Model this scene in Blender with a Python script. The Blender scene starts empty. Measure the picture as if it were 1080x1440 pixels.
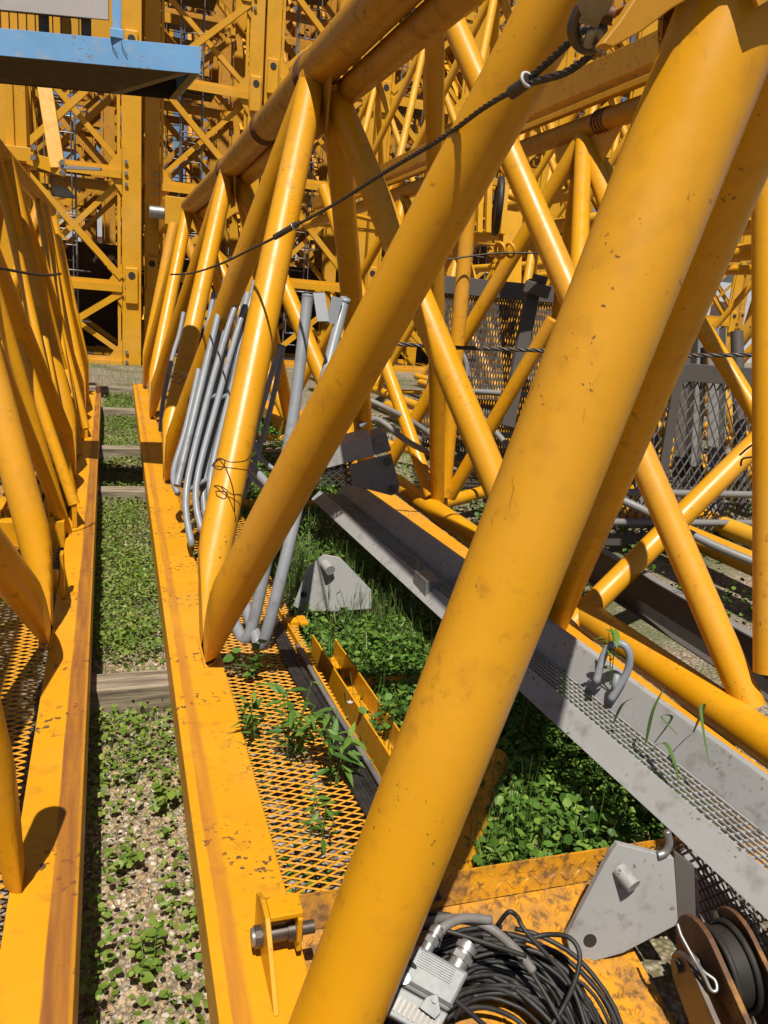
import bpy, bmesh, math, random
import numpy as np
from mathutils import Vector, Matrix

random.seed(7)
rng = np.random.default_rng(7)
scene = bpy.context.scene
C = scene.collection
PI = math.pi

# ------------------------------------------------------------------ camera, sky, sun, exposure
cam_data = bpy.data.cameras.new('camera')
cam = bpy.data.objects.new('camera', cam_data)
C.objects.link(cam)
cam_data.sensor_fit = 'VERTICAL'
cam_data.sensor_height = 36.0
cam_data.lens = 27.0
cam_data.clip_start = 0.05
cam_data.clip_end = 500
M3 = Matrix(((0.94466389, 0.00608312, -0.32798343), (-0.31774444, 0.26548939, -0.91024934), (0.08153896, 0.96409459, 0.25273112)))
cam.matrix_world = Matrix.Translation((0, 0, 1.625)) @ M3.to_4x4()
scene.camera = cam

SUN_DIR = Vector((0.16, 0.50, -1.0)).normalized()      # the way the light travels
world = bpy.data.worlds.new('World')
scene.world = world
world.use_nodes = True
wn = world.node_tree
bg = wn.nodes['Background']
sky = wn.nodes.new('ShaderNodeTexSky')
sky.sky_type = 'NISHITA'
sky.sun_disc = False
sky.sun_elevation = math.asin(-SUN_DIR.z)
sky.sun_rotation = math.atan2(-SUN_DIR.x, -SUN_DIR.y)
sky.air_density = 0.8
sky.dust_density = 0.4
wn.links.new(sky.outputs[0], bg.inputs[0])
bg.inputs[1].default_value = 0.05
sd = bpy.data.lights.new('sun', 'SUN')
sd.energy = 5.0
sd.angle = math.radians(0.5)
sd.color = (1.0, 0.95, 0.86)
sun = bpy.data.objects.new('sun', sd)
C.objects.link(sun)
sun.rotation_euler = SUN_DIR.to_track_quat('-Z', 'Y').to_euler()
vs = scene.view_settings
vs.view_transform = 'Standard'
vs.look = 'None'
vs.exposure = 0.36
vs.gamma = 1
vs.use_curve_mapping = False
scene.cycles.max_bounces = 6
scene.cycles.diffuse_bounces = 2

# ------------------------------------------------------------------ materials
ALB = 0.78       # all base colours below are multiplied by this
def new_mat(name):
    m = bpy.data.materials.new(name)
    m.use_nodes = True
    return m, m.node_tree.nodes, m.node_tree.links, m.node_tree.nodes['Principled BSDF']

def noise(N, L, coord, scale, detail=3, rough=0.55):
    n = N.new('ShaderNodeTexNoise')
    n.inputs['Scale'].default_value = scale
    n.inputs['Detail'].default_value = detail
    n.inputs['Roughness'].default_value = rough
    L.new(coord, n.inputs['Vector'])
    return n.outputs['Fac']

def ramp(N, L, fac, lo, hi, a=0.0, b=1.0):
    r = N.new('ShaderNodeMapRange')
    r.inputs['From Min'].default_value = lo
    r.inputs['From Max'].default_value = hi
    r.inputs['To Min'].default_value = a
    r.inputs['To Max'].default_value = b
    L.new(fac, r.inputs['Value'])
    return r.outputs[0]

def mul(N, L, a, b):
    m = N.new('ShaderNodeMath'); m.operation = 'MULTIPLY'; m.use_clamp = True
    for i, v in enumerate((a, b)):
        if isinstance(v, (int, float)): m.inputs[i].default_value = v
        else: L.new(v, m.inputs[i])
    return m.outputs[0]

def mix(N, L, fac, a, b):
    m = N.new('ShaderNodeMix'); m.data_type = 'RGBA'
    if isinstance(fac, (int, float)): m.inputs[0].default_value = fac
    else: L.new(fac, m.inputs[0])
    for i, v in ((6, a), (7, b)):
        if isinstance(v, tuple): m.inputs[i].default_value = (*(ALB * q for q in v), 1)
        else: L.new(v, m.inputs[i])
    return m.outputs[2]

def coords(N, kind='Object'):
    return N.new('ShaderNodeTexCoord').outputs[kind]

def bump(N, L, bsdf, h, strength, dist=0.01):
    b = N.new('ShaderNodeBump')
    b.inputs['Strength'].default_value = strength
    b.inputs['Distance'].default_value = dist
    L.new(h, b.inputs['Height'])
    L.new(b.outputs[0], bsdf.inputs['Normal'])

def paint(name, col, dirt=(0.30, 0.11, 0.01), rust=(0.06, 0.028, 0.015), chips=0.66, dirt_amt=0.35, rough=(0.28, 0.5), grain=1.0, gate_at=0.54):
    """Old glossy paint: slow colour drift, grime, small chips down to rust."""
    m, N, L, B = new_mat(name)
    co = coords(N)
    big = noise(N, L, co, 2.2, 4)
    mid = noise(N, L, co, 14, 5)
    c = mix(N, L, ramp(N, L, big, 0.35, 0.72, 0, 0.75), col, tuple(v * 0.80 for v in col))
    fade = noise(N, L, co, 0.9, 3)
    c = mix(N, L, ramp(N, L, fade, 0.5, 0.75, 0, 0.22), c, tuple(0.25 * max(col) + 0.78 * v for v in col))
    c = mix(N, L, mul(N, L, ramp(N, L, mid, 0.55, 0.8), dirt_amt), c, dirt)
    sp = noise(N, L, co, 70 * grain, 3, 0.6)
    gate = noise(N, L, co, 5 * grain, 2)
    chip = mul(N, L, ramp(N, L, sp, chips, chips + 0.03), ramp(N, L, gate, gate_at, gate_at + 0.06))
    smear = mul(N, L, mul(N, L, ramp(N, L, noise(N, L, co, 28 * grain, 4, 0.7), 0.56, 0.72), ramp(N, L, noise(N, L, co, 3.1 * grain, 2), 0.52, 0.62)), 0.7)
    c = mix(N, L, smear, c, tuple(a_ * 0.35 + b_ * 0.3 for a_, b_ in zip(col, dirt)))
    c = mix(N, L, chip, c, rust)
    B.inputs['Specular IOR Level'].default_value = 0.38
    mp = N.new('ShaderNodeMapping'); mp.inputs['Scale'].default_value = (90, 70, 7); mp.inputs['Rotation'].default_value = (0.25, 0.3, 0.2); L.new(co, mp.inputs[0])
    scr = mul(N, L, ramp(N, L, noise(N, L, mp.outputs[0], 1.0, 2, 0.5), 0.70, 0.73), ramp(N, L, noise(N, L, co, 2.3, 2), 0.54, 0.60))
    c = mix(N, L, mul(N, L, scr, 0.65), c, tuple(a_ * 0.4 + b_ * 0.4 for a_, b_ in zip(col, rust)))
    L.new(c, B.inputs['Base Color'])
    r = ramp(N, L, mid, 0.3, 0.75, rough[0], rough[1])
    L.new(r, B.inputs['Roughness'])
    fine = noise(N, L, co, 45, 3)
    bump(N, L, B, mix(N, L, chip, fine, (0.2, 0.2, 0.2)), 0.05, 0.004)
    return m

YEL = (0.80, 0.360, 0.006)
M = {}
M['yellow'] = paint('yellow_paint', YEL, rust=(0.20, 0.09, 0.025), chips=0.648, gate_at=0.535)
M['yellow_worn'] = paint('yellow_paint_worn', (0.78, 0.34, 0.008), chips=0.60, dirt_amt=0.5, rough=(0.4, 0.65))
M['yellow_far'] = paint('yellow_paint_far', (0.80, 0.385, 0.010), chips=0.7, dirt_amt=0.25, rough=(0.4, 0.6), grain=0.4)
M['yellow_shaded'] = paint('yellow_paint_shaded', (0.66, 0.30, 0.014), dirt=(0.22, 0.11, 0.03), chips=0.62, dirt_amt=0.9, rough=(0.5, 0.75), grain=0.4)  # darker yellow carries the shade on the second and third mast rows
M['yellow_dull'] = paint('yellow_paint_dull', (0.56, 0.255, 0.015), dirt=(0.16, 0.07, 0.02), chips=0.6, dirt_amt=0.7, rough=(0.35, 0.6))
M['grey'] = paint('grey_paint', (0.25, 0.24, 0.225), dirt=(0.15, 0.135, 0.11), rust=(0.16, 0.13, 0.10), chips=0.66, dirt_amt=0.6, rough=(0.42, 0.62))
M['grey_tube'] = paint('galvanised_tube', (0.30, 0.315, 0.335), dirt=(0.13, 0.125, 0.12), rust=(0.12, 0.09, 0.07), chips=0.7, dirt_amt=0.5, rough=(0.32, 0.5))
M['grey_dark'] = paint('dark_grey_paint', (0.115, 0.10, 0.088), dirt=(0.075, 0.06, 0.05), rust=(0.05, 0.04, 0.03), chips=0.68, dirt_amt=0.5, rough=(0.45, 0.6))
M['grey_lit'] = paint('lit_grey_paint', (0.40, 0.39, 0.375), dirt=(0.20, 0.18, 0.155), rust=(0.14, 0.11, 0.08), chips=0.62, dirt_amt=0.95, rough=(0.42, 0.62))  # lighter copy of the grey; sunlight on the catwalk is put into its colour
M['blue'] = paint('blue_paint', (0.20, 0.44, 0.76), dirt=(0.42, 0.42, 0.42), rust=(0.25, 0.2, 0.16), chips=0.6, dirt_amt=0.9, rough=(0.35, 0.6), grain=0.6)
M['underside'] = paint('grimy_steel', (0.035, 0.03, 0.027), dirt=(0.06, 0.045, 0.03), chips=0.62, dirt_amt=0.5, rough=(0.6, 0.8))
M['rust_plate'] = paint('rusted_plate', (0.13, 0.055, 0.022), dirt=(0.55, 0.26, 0.05), rust=(0.03, 0.016, 0.01), chips=0.50, dirt_amt=1.0, rough=(0.5, 0.8))
M['sheave'] = paint('greasy_sheave', (0.022, 0.018, 0.015), dirt=(0.07, 0.045, 0.03), rust=(0.01, 0.008, 0.006), chips=0.6, dirt_amt=0.7, rough=(0.5, 0.75))
M['rust'] = paint('rust_brown', (0.16, 0.06, 0.022), dirt=(0.30, 0.12, 0.03), rust=(0.04, 0.02, 0.012), chips=0.56, dirt_amt=0.9, rough=(0.5, 0.75))
M['panel_white'] = paint('weathered_white_panel', (0.52, 0.47, 0.44), dirt=(0.38, 0.34, 0.31), rust=(0.3, 0.22, 0.15), chips=0.66, dirt_amt=0.6, rough=(0.35, 0.6))
M['container'] = paint('shade_and_window_paint', (0.13, 0.08, 0.05), dirt=(0.05, 0.035, 0.025), chips=0.7, dirt_amt=0.4, rough=(0.7, 0.85))  # dark brown stands for deep shade behind the masts; also colours shed windows
M['container_red'] = paint('red_container_paint', (0.32, 0.08, 0.06), dirt=(0.2, 0.08, 0.06), chips=0.7, dirt_amt=0.4, rough=(0.5, 0.7))
M['shed'] = paint('pale_cladding', (0.62, 0.66, 0.7), dirt=(0.4, 0.42, 0.45), rust=(0.3, 0.25, 0.2), chips=0.72, dirt_amt=0.4, rough=(0.5, 0.7), grain=0.2)

def simple(name, col, rough=0.5, metal=0.0, var=0.25, scale=20):
    m, N, L, B = new_mat(name)
    n = noise(N, L, coords(N), scale, 4)
    L.new(mix(N, L, ramp(N, L, n, 0.35, 0.7, 0, 1), col, tuple(v * (1 - var * 1.6) for v in col)), B.inputs['Base Color'])
    B.inputs['Roughness'].default_value = rough
    B.inputs['Metallic'].default_value = metal
    bump(N, L, B, n, 0.1, 0.004)
    return m
M['steel'] = simple('bright_steel', (0.42, 0.41, 0.39), 0.45, 0.7)
M['steel_dark'] = simple('oily_steel', (0.16, 0.13, 0.11), 0.42, 0.7)
M['rope'] = simple('wire_rope_steel', (0.085, 0.066, 0.052), 0.5, 0.4, 0.4, 120)
M['rubber'] = simple('black_cable_rubber', (0.034, 0.030, 0.027), 0.58, 0, 0.5, 24)
M['sheath'] = simple('grey_conduit', (0.24, 0.22, 0.20), 0.5, 0, 0.3, 12)
M['connector'] = simple('cast_grey_connector', (0.25, 0.26, 0.255), 0.5, 0.1, 0.15, 60)
M['wire'] = simple('rusty_tie_wire', (0.07, 0.035, 0.02), 0.6, 0.4)
M['white_tie'] = simple('pale_tape', (0.7, 0.68, 0.64), 0.6)

def wood_mat():
    m, N, L, B = new_mat('weathered_timber')
    co = coords(N)
    mp = N.new('ShaderNodeMapping'); mp.inputs['Scale'].default_value = (2.5, 40, 40)
    L.new(co, mp.inputs[0])
    n = noise(N, L, mp.outputs[0], 0.9, 6, 0.75)
    c = mix(N, L, ramp(N, L, n, 0.36, 0.66), (0.46, 0.37, 0.26), (0.10, 0.07, 0.045))
    L.new(c, B.inputs['Base Color'])
    B.inputs['Roughness'].default_value = 0.85
    bump(N, L, B, n, 0.5, 0.01)
    return m
M['wood'] = wood_mat()

def rusty_edge(name, lo, hi, col, slant, amt):
    """Yellow flange with a strip of paint rubbed through to red-brown primer between local x = lo and hi."""
    m = paint(name, (0.79, 0.350, 0.008), chips=0.585, dirt_amt=0.6, rough=(0.38, 0.6), rust=(0.13, 0.07, 0.035), gate_at=0.51, grain=0.6)
    N, L = m.node_tree.nodes, m.node_tree.links
    B = N['Principled BSDF']
    old = B.inputs['Base Color'].links[0].from_socket
    co = coords(N)
    sx = N.new('ShaderNodeSeparateXYZ'); L.new(co, sx.inputs[0])
    mp = N.new('ShaderNodeMapping'); mp.inputs['Scale'].default_value = (20, 1.2, 5); L.new(co, mp.inputs[0])
    n = noise(N, L, mp.outputs[0], 2.0, 5, 0.6)
    w = N.new('ShaderNodeMath'); w.operation = 'MULTIPLY_ADD'; w.inputs[1].default_value = 0.012; L.new(n, w.inputs[0])
    sl = N.new('ShaderNodeMath'); sl.operation = 'MULTIPLY_ADD'; sl.inputs[1].default_value = -slant; L.new(sx.outputs[1], sl.inputs[0]); L.new(sx.outputs[0], sl.inputs[2]); L.new(sl.outputs[0], w.inputs[2])
    a = ramp(N, L, w.outputs[0], lo, lo + 0.004)
    b = ramp(N, L, w.outputs[0], hi, hi + 0.012, 1, 0)
    f = mul(N, L, mul(N, L, a, b), ramp(N, L, n, 0.25, 0.62, amt[0], amt[1]))
    L.new(mix(N, L, f, old, col), B.inputs['Base Color'])
    return m

def tread_mat():
    m, N, L, B = new_mat('rusty_tread_plate')
    co = coords(N)
    a = noise(N, L, co, 9, 6, 0.65)
    b = noise(N, L, co, 45, 4, 0.6)
    c = mix(N, L, ramp(N, L, a, 0.44, 0.68), (0.72, 0.31, 0.012), (0.24, 0.12, 0.042))
    c = mix(N, L, mul(N, L, ramp(N, L, b, 0.50, 0.64), 0.75), c, (0.12, 0.062, 0.03))
    L.new(c, B.inputs['Base Color'])
    L.new(ramp(N, L, a, 0.3, 0.7, 0.3, 0.65), B.inputs['Roughness'])
    bump(N, L, B, b, 0.25, 0.004)
    return m
M['tread'] = tread_mat()

def leaf_mat(name, c1, c2, c3):
    m, N, L, B = new_mat(name)
    g = N.new('ShaderNodeNewGeometry')
    r = g.outputs['Random Per Island']
    c = mix(N, L, ramp(N, L, r, 0.0, 0.6), c1, c2)
    c = mix(N, L, ramp(N, L, r, 0.7, 1.0), c, c3)
    L.new(c, B.inputs['Base Color'])
    B.inputs['Roughness'].default_value = 0.5
    B.inputs['Specular IOR Level'].default_value = 0.35
    t = N.new('ShaderNodeBsdfTranslucent'); L.new(c, t.inputs['Color'])
    ms = N.new('ShaderNodeMixShader'); ms.inputs[0].default_value = 0.28
    L.new(B.outputs[0], ms.inputs[1]); L.new(t.outputs[0], ms.inputs[2])
    L.new(ms.outputs[0], N['Material Output'].inputs['Surface'])
    return m
M['leaf'] = leaf_mat('clover_leaf', (0.11, 0.20, 0.025), (0.22, 0.32, 0.045), (0.36, 0.40, 0.09))
M['vine'] = leaf_mat('vine_leaf', (0.05, 0.13, 0.016), (0.14, 0.27, 0.035), (0.27, 0.40, 0.065))
M['blade'] = leaf_mat('grass_blade', (0.07, 0.15, 0.025), (0.13, 0.22, 0.05), (0.26, 0.26, 0.09))

def pebble_mat():
    m, N, L, B = new_mat('pebble')
    g = N.new('ShaderNodeNewGeometry')
    cr = N.new('ShaderNodeValToRGB')
    e = cr.color_ramp.elements
    e[0].position = 0; e[0].color = (0.25, 0.18, 0.11, 1)
    e[1].position = 1; e[1].color = (0.62, 0.54, 0.42, 1)
    for p, c in ((0.25, (0.46, 0.31, 0.16)), (0.5, (0.56, 0.43, 0.26)), (0.7, (0.42, 0.27, 0.15)), (0.85, (0.50, 0.42, 0.31))):
        k = e.new(p); k.color = (*(ALB * q for q in c), 1)
    L.new(g.outputs['Random Per Island'], cr.inputs[0])
    n = noise(N, L, coords(N), 90, 3)
    L.new(mix(N, L, ramp(N, L, n, 0.4, 0.8, 0, 0.5), cr.outputs[0], (0.2, 0.14, 0.08)), B.inputs['Base Color'])
    B.inputs['Roughness'].default_value = 0.8
    bump(N, L, B, n, 0.2, 0.003)
    return m
M['pebble'] = pebble_mat()

def ground_mat():
    m, N, L, B = new_mat('gravel_soil')
    co = coords(N)
    v = N.new('ShaderNodeTexVoronoi'); v.inputs['Scale'].default_value = 55; L.new(co, v.inputs['Vector'])
    hs = N.new('ShaderNodeSeparateColor'); L.new(v.outputs['Color'], hs.inputs[0])
    c = mix(N, L, hs.outputs[0], (0.34, 0.25, 0.15), (0.50, 0.42, 0.31))
    c = mix(N, L, ramp(N, L, hs.outputs[1], 0.7, 1.0), c, (0.52, 0.47, 0.40))
    c = mix(N, L, ramp(N, L, v.outputs['Distance'], 0.35, 0.7), c, (0.18, 0.13, 0.08))
    big = noise(N, L, co, 1.3, 6, 0.6)
    c = mix(N, L, ramp(N, L, big, 0.48, 0.62, 0, 0.75), c, (0.10, 0.13, 0.035))
    L.new(c, B.inputs['Base Color'])
    B.inputs['Roughness'].default_value = 0.9
    inv = ramp(N, L, v.outputs['Distance'], 0, 0.7, 1, 0)
    bump(N, L, B, inv, 0.8, 0.015)
    return m
M['ground'] = ground_mat()

# ------------------------------------------------------------------ mesh helpers
class MB:
    """Collects shapes and links them as one mesh object."""
    def __init__(s):
        s.v = []; s.f = []; s.sm = []
    def add(s, verts, faces, smooth=False):
        k = len(s.v)
        s.v += [tuple(p) for p in verts]
        s.f += [tuple(i + k for i in f) for f in faces]
        s.sm += [smooth] * len(faces)
        return s
    def box(s, lo, hi, mat=None):
        x0, y0, z0 = lo; x1, y1, z1 = hi
        vs_ = [(x0, y0, z0), (x1, y0, z0), (x1, y1, z0), (x0, y1, z0), (x0, y0, z1), (x1, y0, z1), (x1, y1, z1), (x0, y1, z1)]
        if mat is not None: vs_ = [tuple(mat @ Vector(p)) for p in vs_]
        return s.add(vs_, [(3, 2, 1, 0), (4, 5, 6, 7), (0, 1, 5, 4), (1, 2, 6, 5), (2, 3, 7, 6), (3, 0, 4, 7)])
    def beam(s, p0, p1, w, h, up=(0, 0, 1), off=(0, 0)):
        """Rectangular bar from p0 to p1: w across, h along 'up'."""
        p0 = Vector(p0); p1 = Vector(p1); d = (p1 - p0).normalized()
        sd_ = d.cross(Vector(up)); sd_ = sd_.normalized() if sd_.length > 1e-5 else Vector((1, 0, 0))
        u = sd_.cross(d)
        vv = []
        for p in (p0, p1):
            for a, b in ((-1, -1), (1, -1), (1, 1), (-1, 1)):
                vv.append(p + sd_ * (a * w / 2 + off[0]) + u * (b * h / 2 + off[1]))
        return s.add(vv, [(0, 1, 2, 3), (7, 6, 5, 4), (0, 4, 5, 1), (1, 5, 6, 2), (2, 6, 7, 3), (3, 7, 4, 0)])
    def angle(s, p0, p1, w, t, up=(0, -1, 0)):
        """Rolled L-section from p0 to p1."""
        s.beam(p0, p1, w, t, up)
        return s.beam(p0, p1, t, w * 0.8, up, off=(w / 2 - t / 2, -w * 0.4 - t / 2))
    def tube(s, p0, p1, r, n=14, r1=None, rings=2, clamps=(), smooth=True):
        p0 = Vector(p0); p1 = Vector(p1); d = (p1 - p0).normalized()
        a = d.cross(Vector((0, 0, 1)));  a = a.normalized() if a.length > 1e-4 else Vector((1, 0, 0))
        b = a.cross(d)
        r1 = r if r1 is None else r1
        vv = []
        for i in range(rings):
            t = i / (rings - 1); p = p0.lerp(p1, t); rr = r + (r1 - r) * t
            for k in range(n):
                q = p + a * (rr * math.cos(2 * PI * k / n)) + b * (rr * math.sin(2 * PI * k / n))
                for ax, sg, val in clamps:
                    if (q[ax] - val) * sg < 0: q[ax] = val
                vv.append(q)
        ff = [(i * n + k, i * n + (k + 1) % n, (i + 1) * n + (k + 1) % n, (i + 1) * n + k) for i in range(rings - 1) for k in range(n)]
        k0 = len(s.f)
        s.add(vv, ff, smooth)
        s.add([vv[k] for k in range(n)], [tuple(range(n))[::-1]])
        return s.add([vv[(rings - 1) * n + k] for k in range(n)], [tuple(range(n))])
    def sweep(s, pts, r, n=8, closed=False, sub=6, smooth=True):
        P = spline([Vector(p) for p in pts], sub) if sub > 1 else [Vector(p) for p in pts]
        up = Vector((0.13, 0.21, 0.97))
        vv = []; T0 = None; a = None
        for i, p in enumerate(P):
            T = (P[min(i + 1, len(P) - 1)] - P[max(i - 1, 0)]).normalized()
            if a is None:
                a = T.cross(up).normalized()
            else:
                a = (a - T * a.dot(T)).normalized()
            b = T.cross(a)
            for k in range(n):
                vv.append(p + a * (r * math.cos(2 * PI * k / n)) + b * (r * math.sin(2 * PI * k / n)))
        m = len(P)
        ff = [(i * n + k, i * n + (k + 1) % n, (i + 1) * n + (k + 1) % n, (i + 1) * n + k) for i in range(m - 1) for k in range(n)]
        ff += [tuple(range(n))[::-1], tuple((m - 1) * n + k for k in range(n))]
        return s.add(vv, ff, smooth)
    def prism(s, poly, ext):
        """Planar polygon (list of 3D points) thickened by the vector ext."""
        e = Vector(ext); n = len(poly)
        vv = [Vector(p) for p in poly] + [Vector(p) + e for p in poly]
        return s.add(vv, [tuple(range(n))[::-1], tuple(range(n, 2 * n))] + [(i, (i + 1) % n, n + (i + 1) % n, n + i) for i in range(n)])
    def ring(s, c, axis, R, r, n=20, m=8, a0=0, a1=2 * PI):
        c = Vector(c); ax = Vector(axis).normalized()
        u = ax.cross(Vector((0.2, 0.1, 1))).normalized(); w = ax.cross(u)
        full = abs(a1 - a0) > 6.28
        vv = []
        cnt = n if full else n + 1
        for i in range(cnt):
            t = a0 + (a1 - a0) * i / n
            o = u * math.cos(t) + w * math.sin(t)
            for k in range(m):
                q = 2 * PI * k / m
                vv.append(c + o * (R + r * math.cos(q)) + ax * (r * math.sin(q)))
        ff = []
        for i in range(n):
            j = (i + 1) % cnt
            ff += [(i * m + k, j * m + k, j * m + (k + 1) % m, i * m + (k + 1) % m) for k in range(m)]
        return s.add(vv, ff, True)
    def mesh(s, name, mat, local=None):
        me = bpy.data.meshes.new(name)
        vv = s.v if local is None else [tuple(Vector(p) - Vector(local)) for p in s.v]
        me.from_pydata(vv, [], s.f)
        me.polygons.foreach_set('use_smooth', s.sm)
        me.materials.append(mat)
        me.validate()
        return me
    def obj(s, name, mat, parent=None, bevel=0, kind=None):
        """Vertices are given in world space; the object sits at its parent's place."""
        r_ = parent
        while r_ is not None and r_.parent is not None: r_ = r_.parent
        loc = Vector(r_['at']) if r_ is not None and 'at' in r_ else None
        o = bpy.data.objects.new(name, s.mesh(name, mat, loc))
        C.objects.link(o)
        if parent is not None: o.parent = parent
        if bevel:
            b = o.modifiers.new('bevel', 'BEVEL'); b.width = bevel; b.segments = 2; b.limit_method = 'ANGLE'; b.angle_limit = math.radians(50)
        if kind: o['kind'] = kind
        return o

def spline(P, sub):
    if len(P) < 3: return P
    out = []
    for i in range(len(P) - 1):
        p0 = P[max(i - 1, 0)]; p1 = P[i]; p2 = P[i + 1]; p3 = P[min(i + 2, len(P) - 1)]
        for j in range(sub):
            t = j / sub
            out.append(0.5 * ((2 * p1) + (p2 - p0) * t + (2 * p0 - 5 * p1 + 4 * p2 - p3) * t * t + (3 * p1 - p0 - 3 * p2 + p3) * t ** 3))
    out.append(P[-1])
    return out

def thing(name, label, cat, at=(0, 0, 0), group=None):
    o = bpy.data.objects.new(name, None)
    C.objects.link(o)
    o.empty_display_size = 0.1
    o.location = at
    o['at'] = tuple(float(v) for v in at)
    o['label'] = label; o['category'] = cat
    if group: o['group'] = group
    return o

def tag(o, label, cat, group=None):
    o['label'] = label; o['category'] = cat
    if group: o['group'] = group
    return o

def dup_tree(o, parent=None, dx=(0, 0, 0), label=None):
    c = o.copy(); C.objects.link(c)
    if parent is not None: c.parent = parent
    else:
        c.location = Vector(o.location) + Vector(dx)
        if label: c['label'] = label
    for ch in list(o.children): dup_tree(ch, c)
    return c

def grating(m, o, u, v, nu, nv, w=0.006, t=0.004):
    """Expanded metal: zigzag strands. o origin, u and v full diamond vectors, nu x nv diamonds."""
    o = Vector(o); u = Vector(u); v = Vector(v); nn = u.cross(v).normalized()
    for j in range(nv * 2):
        for i in range(nu * 2):
            a = o + u * (i / 2) + v * (j / 2 + (0.5 if (i + j) % 2 else 0.0))
            b = o + u * ((i + 1) / 2) + v * (j / 2 + (0.0 if (i + j) % 2 else 0.5))
            d = (b - a).normalized(); sdv = (d.cross(nn) * 0.8 + nn * 0.6) * (w / 2); up = (nn * 0.8 - d.cross(nn) * 0.6) * (t / 2)
            k = [a - sdv - up, a + sdv - up, a + sdv + up, a - sdv + up, b - sdv - up, b + sdv - up, b + sdv + up, b - sdv + up]
            m.add(k, [(0, 4, 5, 1), (1, 5, 6, 2), (2, 6, 7, 3), (3, 7, 4, 0)])

# ------------------------------------------------------------------ setting: ground and timbers
g = MB()
g.add([(-90, -30, 0.12), (110, -30, 0.12), (110, 150, 0.12), (-90, 150, 0.12)], [(0, 1, 2, 3)])
go = g.obj('ground', M['ground']); go['kind'] = 'structure'

for i, (y, w, yaw, lab) in enumerate((
        (2.72, 0.13, 0.012, 'nearest the camera, crossing the gravel strip'),
        (5.68, 0.16, 0.0, 'second from the camera, behind the clover'),
        (7.28, 0.15, -0.01, 'third from the camera, before the far grass'),
        (9.72, 0.18, 0.0, 'near the far ends of the two yellow beams'),
        (11.9, 0.16, 0.01, 'farthest away, by the mown grass before the masts'))):
    for z0, h, dy, l2 in ((0.10, 0.134, 0.0, 'weathered grey timber sleeper '),):
        m_ = MB(); m_.box((-1.5, -w / 2, 0), (0.62 if i < 2 else 1.95, w / 2, h))
        t_ = m_.obj('timber_sleeper', M['wood'], None, 0.006)
        t_.location = (0.02 * i, y + dy, z0); t_.rotation_euler = (0, 0, yaw)
        tag(t_, l2 + lab, 'timber', 'timber sleepers under the beams')

# ------------------------------------------------------------------ main jib section (centre)
JIB_GROUP = 'triangular yellow crane jib sections lying in rows'
J1 = thing('jib_section', 'big yellow tubular crane jib section in the middle with grey handrails and weeds inside', 'crane section', (0.25, 1.0, 0.375), JIB_GROUP)
edge1 = rusty_edge('yellow_flange_worn_left', -0.056, -0.026, (0.42, 0.15, 0.03), 0.0053, (0.15, 0.7))
edge0 = rusty_edge('yellow_flange_worn_right', -0.028, 0.018, (0.25, 0.085, 0.028), 0.0, (0.45, 0.95))

def lacing(parent, p0, p1, r, mat='yellow', clamps=(), n=20, name='diagonal', rings=40):
    m_ = MB(); m_.tube(p0, p1, r, n, rings=rings, clamps=clamps)
    return m_.obj(name, M[mat], parent)

def bead(parent, p, q, r, zf=0.381, lim=None):
    """Weld bead where the tube p-q meets the flange."""
    p = Vector(p); q = Vector(q); d = (q - p).normalized()
    t = (zf - p.z) / d.z; c = p + d * t
    h = Vector((d.x, d.y, 0)); h = h.normalized() if h.length > 1e-4 else Vector((1, 0, 0))
    k = Vector((-h.y, h.x, 0)); a = r / d.z
    pts = []
    for i in range(25):
        w = 2 * PI * i / 24
        v_ = c + h * (a * 1.03 * math.cos(w)) + k * (r * 1.03 * math.sin(w))
        if lim: v_[lim[0]] = max(v_[lim[0]], lim[2]) if lim[1] > 0 else min(v_[lim[0]], lim[2])
        v_.z = zf - 0.002 + random.uniform(-.001, .001)
        pts.append(v_)
    m_ = MB(); m_.sweep(pts, 0.007, 6, sub=1); m_.obj('weld_bead', M['yellow_worn'], parent)

def ext(p, q, d):
    p = Vector(p); q = Vector(q); return p - (q - p).normalized() * d

def chord_x(y): return 0.163 + 0.0053 * max(0, y - 2.0)
m_ = MB()
ya, yb = 0.55, 11.2
sec = lambda y: [(chord_x(y), y, 0.375), (chord_x(y) + 0.18, y, 0.375), (chord_x(y) + 0.18, y, 0.236), (chord_x(y) + 0.001, y, 0.236), (chord_x(y) + 0.001, y, 0.25), (chord_x(y) + 0.001, y, 0.36)]
a_, b_ = sec(ya), sec(yb)
m_.add(a_ + b_, [tuple(range(6)), tuple(range(11, 5, -1))] + [(i, 6 + i, 6 + (i + 1) % 6, (i + 1) % 6) for i in range(6)])
ch1 = m_.obj('left_chord', edge1, J1, 0.004)
m_ = MB(); m_.box((1.70, 0.6, 0.236), (1.86, 11.2, 0.375)); m_.obj('right_chord', M['yellow_worn'], J1, 0.004)
N0 = Vector((0.984, 1.25, 2.775)); N1 = Vector((0.925, 4.0, 2.72)); N2 = Vector((0.88, 6.75, 2.64)); N3 = Vector((0.80, 9.5, 2.59)); N4 = Vector((0.76, 11.3, 2.55))
m_ = MB()
tops = [N0 + (N0 - N1) * 0.03, N0, N1, N2, N3]
for p, q in zip(tops[:-1], tops[1:]): m_.tube(p, q, 0.092, 24)
m_.tube(N3, N3 + (N3 - N2) * 0.04, 0.092, 24)
m_.obj('top_chord', M['yellow_dull'], J1)
m_ = MB()
off = Vector((0.135, 0, -0.085))
m_.tube(tops[0] + off, N3 + off, 0.062, 18)
m_.obj('lower_top_rail', M['yellow_dull'], J1)
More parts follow.
